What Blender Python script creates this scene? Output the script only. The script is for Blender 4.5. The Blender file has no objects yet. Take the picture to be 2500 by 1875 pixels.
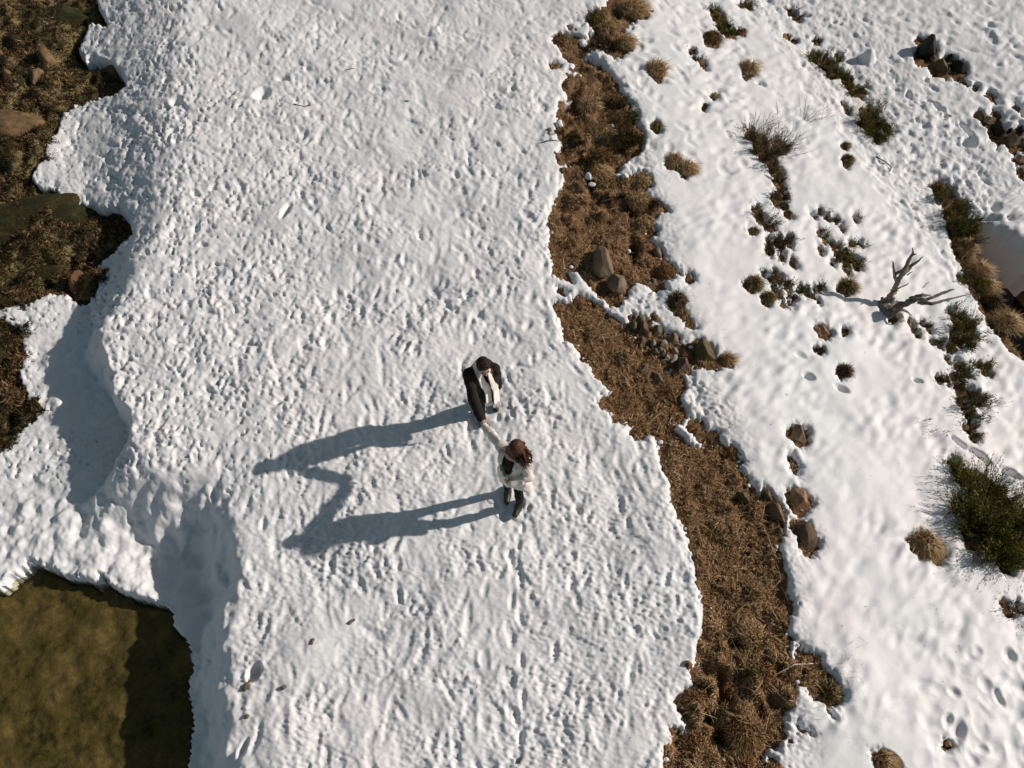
import bpy, math, random
import numpy as np
from mathutils import Vector, Matrix

# ------------------------------------------------------------------ camera, sky, sun
sc = bpy.context.scene
COL = sc.collection
H = 9.6                       # camera height above the snow plateau, metres
TILT = math.radians(32)       # camera axis measured from straight down
F = 1875.0                    # focal length in units of a 2500-wide picture
cam_d = bpy.data.cameras.new('camera')
cam = bpy.data.objects.new('camera', cam_d)
COL.objects.link(cam)
cam.location = (0, 0, H)
cam.rotation_euler = (TILT, 0, 0)
cam_d.sensor_width = 36
cam_d.lens = 36 * F / 2500
cam_d.clip_start = 0.1
cam_d.clip_end = 500
sc.camera = cam

SUN_EL = math.radians(27.5)
SUN_AZ = math.atan2(0.979, 0.203)          # from +Y towards +X
world = bpy.data.worlds.new('World')
sc.world = world
world.use_nodes = True
wn = world.node_tree.nodes
wl = world.node_tree.links
bg = wn['Background']
sky = wn.new('ShaderNodeTexSky')
sky.sky_type = 'NISHITA'
sky.sun_disc = False
sky.sun_elevation = SUN_EL
sky.sun_rotation = SUN_AZ
sky.altitude = 1800
sky.air_density = 1.0
sky.dust_density = 2.5
sky.ozone_density = 1.0
bg.inputs['Strength'].default_value = 0.054
hs = wn.new('ShaderNodeHueSaturation')
hs.inputs['Saturation'].default_value = 0.68
hs.inputs['Hue'].default_value = 0.468
wl.new(sky.outputs[0], hs.inputs['Color'])
wl.new(hs.outputs[0], bg.inputs['Color'])

sun_d = bpy.data.lights.new('sun', 'SUN')
sun = bpy.data.objects.new('sun', sun_d)
COL.objects.link(sun)
sun_d.energy = 4.1
sun_d.angle = math.radians(0.9)
sun_d.color = (1.0, 0.90, 0.815)
SD = Vector((math.sin(SUN_AZ) * math.cos(SUN_EL), math.cos(SUN_AZ) * math.cos(SUN_EL), math.sin(SUN_EL)))
sun.rotation_euler = SD.to_track_quat('Z', 'Y').to_euler()
sun.location = SD * 30

sc.view_settings.view_transform = 'Standard'
sc.view_settings.look = 'None'
sc.view_settings.gamma = 1.0
sc.view_settings.exposure = -0.01
sc.view_settings.use_curve_mapping = False
sc.render.engine = 'CYCLES'

# ------------------------------------------------------------------ projection helpers
CT, ST = math.cos(TILT), math.sin(TILT)
def ray(px, py):
    a = (np.asarray(px, float) - 1250) / F
    b = (937.5 - np.asarray(py, float)) / F
    return a, ST + b * CT, -CT + b * ST
def at_z(px, py, z):
    dx, dy, dz = ray(px, py)
    k = (z - H) / dz
    return dx * k, dy * k
def project(x, y, z):
    dep = y * ST + (H - z) * CT
    up = y * CT - (H - z) * ST
    return 1250 + F * x / dep, 937.5 - F * up / dep, dep

# ------------------------------------------------------------------ noise
def spectral(seed, n, tile, lo, hi, aniso=1.0, ang=0.0):
    r = np.random.default_rng(seed)
    w = np.fft.rfft2(r.standard_normal((n, n)))
    fy = np.fft.fftfreq(n, tile / n)[:, None]
    fx = np.fft.rfftfreq(n, tile / n)[None, :]
    c, s = math.cos(ang), math.sin(ang)
    u = (fx * c + fy * s) * aniso           # u axis stretched by aniso
    v = (-fx * s + fy * c)
    f = np.sqrt(u * u + v * v) + 1e-9
    lam = 1 / f
    g = np.exp(-(np.log(lam / math.sqrt(lo * hi)) ** 2) / (2 * (0.5 * math.log(hi / lo) + .12) ** 2)) / f
    o = np.fft.irfft2(w * g, s=(n, n))
    o = (o - o.mean()) / o.std()
    return (o.astype(np.float32), tile, n)
def samp(fld, x, y):
    a, tile, n = fld
    u = np.mod(np.asarray(x) / tile * n, n); v = np.mod(np.asarray(y) / tile * n, n)
    i = np.floor(u).astype(int); j = np.floor(v).astype(int)
    fu = u - i; fv = v - j
    i %= n; j %= n
    i1 = (i + 1) % n; j1 = (j + 1) % n
    return (a[j, i] * (1 - fu) + a[j, i1] * fu) * (1 - fv) + (a[j1, i] * (1 - fu) + a[j1, i1] * fu) * fv
def sstep(a, b, x):
    t = np.clip((x - a) / (b - a), 0, 1)
    return t * t * (3 - 2 * t)

N_edge1 = spectral(1, 1024, 20, .18, .5)
N_edge2 = spectral(2, 1024, 12, .04, .13)
N_big = spectral(3, 512, 25, 1.0, 3.0)
N_pit = spectral(4, 1024, 16, .075, .17)
N_pit2 = spectral(14, 1024, 16, .22, .55)
N_tramp = spectral(5, 1024, 16, .07, .17, .45, math.radians(90))
N_lump = spectral(6, 1024, 12, .05, .11)
N_fine = spectral(7, 1024, 9, .022, .05)
N_cup = spectral(8, 512, 20, .30, .65, .5, math.radians(-52))
N_soil = spectral(9, 1024, 9, .05, .14)
N_hum = spectral(10, 512, 20, .3, .7)
N_mic = spectral(15, 512, 12, .14, .3, .6, math.radians(-52))

# ------------------------------------------------------------------ smooth terrain
def poly_world(pts, z=0.0):
    a = np.array(pts, float)
    x, y = at_z(a[:, 0], a[:, 1], z)
    return np.stack([x, y], 1)
def line_dist(x, y, pl, val=None):
    """signed distance to an open polyline (positive on its left-hand side going along it), and an interpolated value"""
    best = np.full(np.shape(x), 1e9); sign = np.ones(np.shape(x)); vv = np.zeros(np.shape(x))
    for k in range(len(pl) - 1):
        a, b = pl[k], pl[k + 1]
        ex, ey = b - a
        L2 = ex * ex + ey * ey
        t = np.clip(((x - a[0]) * ex + (y - a[1]) * ey) / L2, 0, 1)
        dx = x - a[0] - t * ex; dy = y - a[1] - t * ey
        d = dx * dx + dy * dy
        m = d < best
        cr = ex * (y - a[1]) - ey * (x - a[0])
        best = np.where(m, d, best)
        sign = np.where(m, np.where(cr >= 0, 1.0, -1.0), sign)
        if val is not None:
            vv = np.where(m, val[k] * (1 - t) + val[k + 1] * t, vv)
    return np.sqrt(best) * sign, vv

LEFT = [(430, -900, 3.6), (470, -200, 3.3), (470, 150, 2.7), (440, 500, 2.0), (330, 700, 1.15), (262, 800, .7), (272, 880, .35),
        (292, 960, .25), (318, 1040, .3), (345, 1105, 1.3), (420, 1150, 1.2), (520, 1165, 1.1), (575, 1240, .95), (603, 1400, .9), (588, 1520, .8),
        (585, 1700, .7), (590, 1950, .7), (590, 2700, .7)]
LEFTW = poly_world([(a, b) for a, b, c in LEFT]); LEFTV = [c for a, b, c in LEFT]
RIGHT = poly_world([(1400, -900), (1430, -100), (1500, 150), (1590, 350), (1620, 560), (1660, 760), (1740, 980), (1850, 1180), (1925, 1400), (1930, 1700), (1935, 2700)])
RIGHT2 = poly_world([(1650, -900), (1860, -80), (2000, 60), (2130, 230), (2280, 400), (2420, 540), (2620, 640), (3300, 900)])
DROP = .62
# make sure the side tests point the right way
_l = line_dist(np.array([-6.0]), np.array([4.0]), LEFTW, LEFTV)[0][0]
_r = line_dist(np.array([5.0]), np.array([4.0]), RIGHT)[0][0]
_r2 = line_dist(np.array([8.0]), np.array([13.0]), RIGHT2)[0][0]
SL, SR, SR2 = (-1 if _l > 0 else 1), (1 if _r > 0 else -1), (1 if _r2 > 0 else -1)
def base0(x, y):
    d, w = line_dist(x, y, LEFTW, LEFTV)
    d = -d * SL + .05 * samp(N_big, x, y) + .025 * samp(N_hum, x, y) + .012 * samp(N_edge1, x, y)
    z = -DROP * sstep(0, 1, np.clip(d, 0, None) / np.maximum(w, .05))
    r, _ = line_dist(x, y, RIGHT); r = np.clip(r * SR, 0, None)
    r2, _ = line_dist(x, y, RIGHT2); r2 = np.clip(r2 * SR2, 0, None)
    far = 9.0
    r = far * np.tanh(r / far)
    r2 = 6.0 * np.tanh(r2 / 6.0)
    z = z - .21 * r * r / (r + .9) + .19 * r2 * r2 / (r2 + .6)
    return z
def unproject(px, py, fn, n=30):
    px = np.asarray(px, float); py = np.asarray(py, float)
    z = np.zeros(px.shape)
    for _ in range(n):
        x, y = at_z(px, py, z)
        z = .5 * z + .5 * fn(x, y)
    x, y = at_z(px, py, z)
    return x, y, z
def psdf(X, Y, poly, margin):
    """signed distance, positive inside, evaluated only near the polygon"""
    P = np.array(poly, float)
    out = np.full(X.shape, -float(margin))
    m = (X > P[:, 0].min() - margin) & (X < P[:, 0].max() + margin) & (Y > P[:, 1].min() - margin) & (Y < P[:, 1].max() + margin)
    if not m.any(): return out
    x, y = X[m], Y[m]
    best = np.full(x.shape, 1e12); ins = np.zeros(x.shape, bool)
    n = len(P)
    for k in range(n):
        a, b = P[k], P[(k + 1) % n]
        ex, ey = b - a
        t = np.clip(((x - a[0]) * ex + (y - a[1]) * ey) / (ex * ex + ey * ey + 1e-12), 0, 1)
        d = (x - a[0] - t * ex) ** 2 + (y - a[1] - t * ey) ** 2
        best = np.minimum(best, d)
        c = (a[1] > y) != (b[1] > y)
        xi = a[0] + (y - a[1]) * ex / (ey if abs(ey) > 1e-9 else 1e-9)
        ins ^= c & (x < xi)
    d = np.sqrt(best)
    out[m] = np.where(ins, d, -d)
    return np.maximum(out, -float(margin))
GULLY_PX = [(2368, 505), (2420, 525), (2490, 565), (2560, 610), (2620, 700), (2690, 840), (2790, 1050), (2820, 1300), (2700, 1120), (2590, 990), (2505, 885),
            (2470, 835), (2440, 755), (2410, 695), (2388, 640), (2372, 580)]
_g = np.array(GULLY_PX, float)
_gx, _gy, _ = unproject(_g[:, 0], _g[:, 1], base0)
GULLY = list(zip(_gx, _gy))
_h = np.array([(215, 1180), (330, 1165), (560, 1180), (600, 1300), (620, 1420), (520, 1560), (440, 1520), (330, 1460), (230, 1330)], float)
_hx, _hy = at_z(_h[:, 0], _h[:, 1], -.3)
HOLLOW = list(zip(_hx, _hy))
def base(x, y):
    x = np.asarray(x, float); y = np.asarray(y, float)
    z = base0(x, y)
    g = psdf(x, y, GULLY, .05)
    z = z - 2.0 * sstep(0, .95, g)
    h_ = psdf(x, y, HOLLOW, .05)
    return z - .15 * sstep(0, .45, h_)

# ------------------------------------------------------------------ where the snow has melted (outlines of the bare patches)
BARE_STRIP = [
 [(1433,30),(1455,20),(1470,22),(1480,8),(1490,-20),(1500,-60),(1545,-60),(1560,0),(1575,30),(1580,38),(1550,45),(1525,65),(1520,75),(1535,92),(1540,120),(1515,137),(1475,120),(1445,104),(1437,80),(1457,74),(1440,60)],
 [(1345,95),(1362,77),(1385,77),(1412,83),(1437,102),(1452,115),(1430,120),(1425,130),(1450,140),(1470,150),(1490,180),(1510,205),(1520,225),(1532,245),(1545,252),(1535,268),(1555,290),(1568,318),(1570,350),(1560,373),(1535,385),(1515,400),(1510,425),(1535,420),(1570,418),(1588,435),(1592,450),(1572,460),(1572,475),(1595,485),(1620,502),(1635,513),(1612,512),(1600,527),(1580,542),(1567,560),(1585,575),(1603,595),(1612,612),(1618,632),(1650,655),(1668,666),(1655,667),(1625,668),(1622,685),(1625,703),(1592,697),(1555,681),(1532,702),(1523,720),(1515,732),(1490,738),(1468,722),(1450,700),(1432,678),(1420,656),(1400,652),(1385,655),(1400,685),(1385,675),(1362,672),(1350,665),(1352,645),(1345,625),(1340,590),(1345,560),(1338,540),(1345,500),(1355,480),(1368,455),(1380,430),(1378,418),(1390,400),(1385,390),(1362,370),(1375,345),(1365,330),(1362,305),(1360,270),(1365,245),(1385,225),(1372,205),(1390,178),(1425,178),(1402,165),(1407,150),(1375,132),(1368,112),(1355,97)],
 [(1350,737),(1372,733),(1400,735),(1400,720),(1410,715),(1425,725),(1470,745),(1490,765),(1525,792),(1540,812),(1551,838),(1556,846),(1562,826),(1578,830),(1590,826),(1612,826),(1640,812),(1662,828),(1664,842),(1690,832),(1716,828),(1745,855),(1752,872),(1778,868),(1788,890),(1752,884),(1738,892),(1700,890),(1690,878),(1688,895),(1676,904),(1655,902),(1645,890),(1625,862),(1640,885),(1652,895),(1662,908),(1671,920),(1673,945),(1660,958),(1662,975),(1675,990),(1675,1015),(1665,1028),(1645,1030),(1650,1045),(1668,1060),(1680,1080),(1705,1085),(1722,1090),(1705,1062),(1680,1045),(1675,1037),(1690,1022),(1715,1022),(1725,1045),(1745,1060),(1770,1085),(1800,1105),(1817,1128),(1800,1130),(1812,1150),(1832,1170),(1850,1195),(1862,1208),(1880,1198),(1905,1222),(1918,1250),(1918,1285),(1915,1305),(1895,1312),(1900,1345),(1915,1370),(1920,1400),(1924,1430),(1937,1455),(1940,1485),(1926,1500),(1925,1530),(1938,1558),(1925,1575),(1930,1600),(1940,1618),(1948,1612),(1947,1572),(1975,1590),(2008,1604),(2015,1632),(2040,1662),(2060,1702),(2046,1718),(2028,1724),(2040,1752),(2015,1720),(1985,1695),(1972,1672),(1955,1658),(1948,1670),(1937,1690),(1935,1720),(1915,1755),(1920,1790),(1905,1825),(1882,1828),(1865,1850),(1880,1880),(1860,2100),(1620,2100),(1625,1875),(1622,1830),(1640,1810),(1648,1800),(1638,1778),(1648,1772),(1660,1777),(1666,1795),(1680,1770),(1665,1730),(1650,1710),(1670,1680),(1690,1665),(1690,1645),(1700,1630),(1702,1580),(1715,1540),(1720,1510),(1718,1450),(1705,1400),(1690,1340),(1685,1310),(1665,1270),(1640,1220),(1640,1180),(1625,1150),(1620,1125),(1605,1070),(1600,1060),(1587,1056),(1565,1065),(1550,1065),(1540,1050),(1553,1038),(1550,1028),(1530,1030),(1500,1025),(1495,1010),(1512,1000),(1500,1005),(1475,992),(1458,975),(1475,965),(1490,955),(1498,948),(1480,938),(1455,915),(1445,885),(1420,870),(1413,850),(1398,832),(1375,828),(1375,800),(1370,775),(1355,755)],
 [(1540,782),(1548,771),(1570,774),(1578,786),(1590,800),(1606,796),(1620,808),(1618,824),(1605,826),(1585,822),(1570,818),(1550,806),(1538,796)],
 [(1881,1845),(1890,1850),(1905,1885),(1890,1900),(1880,1870)],
 [(1952,1765),(1962,1780),(1985,1790),(1975,1785),(1958,1778)],
 [(2510,700),(2480,725),(2478,760),(2500,820),(2530,880),(2600,960),(2640,900),(2600,760)],
 [(2280,440),(2300,490),(2310,520),(2325,600),(2350,645),(2368,692),(2400,750),(2430,800),(2470,850),(2512,892),(2530,880),(2500,820),(2475,770),(2440,705),(2405,650),(2388,600),(2385,545),(2350,490),(2320,450),(2300,436)],
]
BARE_LEFT = [
 [(-900,-900),(150,-900),(215,-60),(228,0),(238,22),(258,56),(232,50),(215,43),(203,75),(188,104),(181,117),(195,132),(206,160),(222,142),(264,150),(286,168),(300,203),(271,226),(226,235),(188,248),(177,235),(166,260),(147,271),(132,320),(109,339),(105,377),(83,395),(64,433),(94,460),(128,463),(140,486),(181,503),(218,501),(249,516),(286,508),(305,527),(313,565),(271,610),(245,632),(226,648),(200,664),(172,678),(180,690),(205,672),(236,658),(240,662),(226,712),(203,735),(177,722),(166,708),(109,710),(56,734),(0,742),(-200,740),(-900,760)],
 [(-900,800),(-60,785),(0,787),(26,798),(41,802),(49,851),(40,907),(49,945),(68,990),(79,1020),(38,1043),(0,1085),(-100,1120),(-900,1180)],
 [(-900,1480),(-150,1450),(0,1437),(26,1412),(75,1376),(124,1393),(151,1410),(188,1416),(215,1420),(226,1436),(243,1420),(245,1404),(264,1431),(309,1455),(358,1468),(411,1484),(414,1529),(452,1570),(458,1627),(448,1664),(456,1713),(461,1777),(452,1853),(452,1880),(448,2700),(-900,2700)],
]
# small holes: px, py, rx, ry, angle (degrees clockwise in the picture)
HOLES = []
def bare_px(x, y, z=None):
    """pixels inside the bare ground (positive), for left and strip patches separately, with ragged outline"""
    if z is None: z = base(x, y)
    u, v, dep = project(x, y, z)
    sc_ = F / dep
    e1 = samp(N_edge1, x, y); e1b = samp(N_edge1, x + 7.3, y - 3.1)
    e2 = samp(N_edge2, x, y); e2b = samp(N_edge2, x - 4.1, y + 2.2)
    k = sc_ / 165
    uu = u + (1.5 * e1 + 1.7 * e2) * k; vv = v + (1.5 * e1b + 1.7 * e2b) * k
    L = np.full(u.shape, -110.0); S = np.full(u.shape, -60.0)
    for p in BARE_LEFT: L = np.maximum(L, psdf(uu, vv, p, 110))
    for p in BARE_STRIP: S = np.maximum(S, psdf(uu, vv, p, 60))
    for hx, hy, rx, ry, an in HOLES:
        R = max(rx, ry) + 40
        m = (np.abs(uu - hx) < R) & (np.abs(vv - hy) < R)
        if not m.any(): continue
        c, s = math.cos(math.radians(an)), math.sin(math.radians(an))
        a = ((uu[m] - hx) * c + (vv[m] - hy) * s) / rx
        b = (-(uu[m] - hx) * s + (vv[m] - hy) * c) / ry
        th = np.arctan2(b, a)
        S[m] = np.maximum(S[m], (1 + .17 * np.sin(2 * th + hx) + .13 * np.sin(3 * th + hy) + .08 * np.sin(5 * th + hx + hy) - np.sqrt(a * a + b * b)) * min(rx, ry))
    return L, S, sc_, u, v

# ------------------------------------------------------------------ inventory, in picture positions
# stones: name, px, py, length px, width px, turn (deg clockwise), height/width, bury, colour, label, group
PILE = 'stones of the pile beside the brown strip'
ROCKROW = 'rocks breaking through the snow at the upper right'
LONE = 'single rocks standing out of the smooth snow'
STRIPR = 'stones lying in the brown strip'
ROCKS = [
 ('boulder', 1470, 652, 52, 27, 72, .95, .15, 'tan', 'long grey-brown boulder with a dark shaded side, at the snow notch in the brown strip', STRIPR),
 ('boulder', 1507, 702, 30, 24, 60, .85, .15, 'tan', 'angular tan boulder leaning against the long boulder in the snow notch', STRIPR),
 ('rock', 1592, 562, 9, 8, 40, .6, .2, 'brown', 'small brown stone in the snow bay beside the upper brown strip', None),
 ('rock', 1606, 618, 22, 12, 65, .7, .3, 'tan', 'rounded stone half covered in straw by a black hollow, upper strip', STRIPR),
 ('rock', 1683, 677, 10, 8, 60, .6, .2, 'tan', 'small tan stone at the tip of the straw spit pointing right', None),
 ('rock', 1370, 706, 8, 6, 20, .5, .2, 'brown', 'small brown stone in the snow just above the lower brown strip', None),
 ('rock', 1595, 690, 17, 10, 25, .6, .3, 'grey', 'flat greenish stone under straw at the upper strip patch lower rim', STRIPR),
 ('rock', 1551, 777, 8, 8, 20, .8, .2, 'grey', 'small round grey stone at the top left of the stone pile', PILE),
 ('rock', 1566, 781, 12, 9, 20, .8, .2, 'tan', 'small tan faced stone at the top of the pile beside the round one', PILE),
 ('rock', 1548, 797, 12, 10, 60, .7, .2, 'grey', 'mottled grey stone at the left edge of the stone pile, in the snow', PILE),
 ('rock', 1571, 802, 18, 15, 30, .7, .2, 'brown', 'largest smooth dark brown stone of the upper part of the pile', PILE),
 ('rock', 1583, 817, 11, 7, -20, .6, .2, 'orange', 'orange stone wedged below the smooth dark brown stone in the pile', PILE),
 ('rock', 1604, 809, 16, 13, 15, .75, .2, 'grey', 'round pitted grey stone standing in the snow right of the dark brown stone', PILE),
 ('rock', 1615, 823, 4, 3, 60, .7, .2, 'brown', 'tiny brown stone just below the round pitted stone', PILE),
 ('rock', 1567, 834, 13, 10, 50, .8, .2, 'brown', 'brown stone with a shaded left face at the lower left of the pile', PILE),
 ('rock', 1594, 839, 11, 7, 70, 1.0, .2, 'light', 'upright pale grey slab with snow behind it in the middle of the pile', PILE),
 ('rock', 1620, 839, 15, 11, -10, .9, .2, 'light', 'pale stone with one flat sunlit face in the middle of the pile', PILE),
 ('rock', 1645, 831, 19, 15, 25, .75, .2, 'tan', 'rounded rusty tan stone at the upper right of the pile', PILE),
 ('rock', 1612, 854, 8, 7, 0, .8, .1, 'tan', 'small pale tan cobble in the centre of the pile', PILE),
 ('rock', 1621, 860, 6, 5, 40, .8, .1, 'light', 'smallest pale cobble in the centre of the pile', PILE),
 ('rock', 1600, 858, 10, 6, 10, .7, .1, 'grey', 'low grey cobble at the grassy edge of the pile', PILE),
 ('rock', 1628, 872, 9, 7, 40, .8, .1, 'light', 'rounded light grey cobble at the lower left of the pile beside black shade', PILE),
 ('rock', 1647, 857, 9, 6, 30, .8, .1, 'light', 'pale oval cobble left of the flat red stone', PILE),
 ('rock', 1645, 876, 14, 7, -60, .7, .1, 'light', 'long pale greenish stone between the round cobble and the dark boulder', PILE),
 ('rock', 1675, 864, 25, 12, 30, .6, .2, 'red', 'flat reddish brown slab in the right part of the pile', PILE),
 ('boulder', 1716, 862, 36, 27, 45, .7, .2, 'olive', 'largest boulder of the pile, mossy brown with a cracked top, at its right end', PILE),
 ('rock', 1669, 888, 21, 15, 35, .75, .2, 'brown', 'dark rounded stone standing alone in snow at the bottom of the pile', PILE),
 ('rock', 1610, 925, 24, 9, 62, .9, .2, 'tan', 'leaning tan slab casting a black shadow in the lower brown strip', STRIPR),
 ('rock', 1575, 896, 14, 8, -25, .35, .3, 'tan', 'flat pale stone sunk in the straw below the stone pile', STRIPR),
 ('rock', 1528, 930, 12, 4, 75, .6, .3, 'tan', 'thin upright splinter of stone in the lower brown strip', STRIPR),
 ('rock', 1622, 980, 20, 9, 40, .5, .3, 'grey', 'low grey stone under dry stalks in the lower strip', STRIPR),
 ('rock', 1812, 1212, 20, 13, 40, .9, .2, 'olive', 'earthy mound of stone with a pitch black shadow, near the strip\'s right edge', STRIPR),
 ('rock', 1871, 1209, 14, 10, 60, .8, .2, 'olive', 'small dark mossy stone at the top of the group on the strip\'s right rim', STRIPR),
 ('rock', 1897, 1252, 33, 15, 63, .8, .2, 'redtan', 'long slanting rusty slab on the strip\'s right rim beside a black crevice', STRIPR),
 ('rock', 1901, 1299, 13, 11, 30, .8, .2, 'olive', 'rounded mossy lump where the strip meets a tongue of snow', STRIPR),
 ('boulder', 1967, 1312, 40, 26, 62, .6, .2, 'redbrown', 'big egg-shaped reddish brown boulder sunk in the snow right of the strip', LONE),
 ('boulder', 1953, 1222, 29, 23, 25, .75, .2, 'orange', 'wedge-shaped rock with an orange sunlit face and dark left face, in the smooth snow', LONE),
 ('rock', 1950, 1062, 26, 19, 55, .7, .2, 'redtan', 'brown rock with a thin spike pointing up, alone in the smooth snow', LONE),
 ('rock', 1941, 1130, 17, 7, 58, .4, .2, 'brown', 'small flat sliver of rock under the spiked rock', LONE),
 ('rock', 2011, 808, 20, 11, 35, .7, .2, 'orange', 'tan stone poking from the snow left below the dead tree', LONE),
 ('rock', 2293, 1350, 20, 14, 50, .7, .2, 'grey', 'grey stone against the right end of the big straw tussock', LONE),
 ('rock', 2316, 1817, 9, 6, 10, .6, .2, 'orange', 'small orange stone in the trampled snow at the lower right', LONE),
 ('boulder', 2260, 128, 30, 26, 40, .9, .2, 'black', 'largest black mossy rock of the row, at its upper left end', ROCKROW),
 ('rock', 2279, 142, 22, 8, 90, .9, .2, 'tan', 'upright tan slab on the right side of the black mossy rock', ROCKROW),
 ('rock', 2297, 165, 22, 17, 50, .8, .2, 'olive', 'brown mossy block in the middle of the rock row', ROCKROW),
 ('rock', 2315, 172, 17, 6, -60, .9, .2, 'tan', 'pale tan slab leaning in the middle of the rock row', ROCKROW),
 ('rock', 2319, 145, 16, 11, 30, .8, .2, 'black', 'black stone behind the leaning slab', ROCKROW),
 ('rock', 2342, 167, 22, 18, 40, .8, .2, 'black', 'dark rounded rock at the right end of the row', ROCKROW),
 ('rock', 2352, 196, 12, 5, 50, .6, .2, 'tan', 'thin tan stone trailing below the rock row', ROCKROW),
 ('rock', 2384, 213, 7, 5, 20, .7, .2, 'brown', 'small brown stone in a footprint hollow right of the rock row', ROCKROW),
 ('rock', 2247, 96, 10, 5, 40, .6, .2, 'brown', 'small brown stone just above the rock row', ROCKROW),
 ('rock', 2425, 234, 14, 6, 45, .5, .2, 'redtan', 'small reddish stone with a snow tail in the upper right trampled snow', None),
 ('rock', 2436, 279, 16, 7, 40, .6, .2, 'redbrown', 'flat dark red stone above the right-hand rock row', None),
 ('rock', 2486, 264, 15, 5, 40, .5, .2, 'brown', 'narrow brown stone close to the right edge of the view, near the top', None),
 ('rock', 2492, 316, 9, 8, 40, .8, .2, 'black', 'small black stone at the right edge of the view above the right-hand rock row', None),
 ('rock', 2395, 283, 12, 7, 50, .8, .2, 'brown', 'small brown stone at the upper end of the right-hand rock row', None),
 ('rock', 2411, 296, 13, 10, 45, .8, .2, 'tan', 'pale cobble second from the top of the right-hand rock row', None),
 ('rock', 2436, 318, 26, 17, 50, .9, .2, 'black', 'big black block in the right-hand rock row', None),
 ('rock', 2449, 330, 20, 6, -75, .9, .2, 'tan', 'upright tan slab against the big black block', None),
 ('rock', 2474, 345, 22, 16, 45, .8, .2, 'redtan', 'rusty broken rock at the lower end of the right-hand rock row', None),
 ('rock', 2466, 322, 12, 6, -30, .8, .2, 'black', 'curved black stone on top of the right-hand rock row', None),
 ('rock', 2495, 350, 11, 9, 45, .8, .2, 'olive', 'dark stone cut by the right edge of the view, end of the right-hand rock row', None),
 ('rock', 2490, 388, 12, 9, 45, .6, .2, 'redtan', 'rusty stone at the right edge of the view below the right-hand rock row', None),
 ('rock', 2494, 420, 10, 7, 45, .6, .2, 'redbrown', 'dark red stone at the right edge of the view, lowest of those rocks', None),
]
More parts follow.
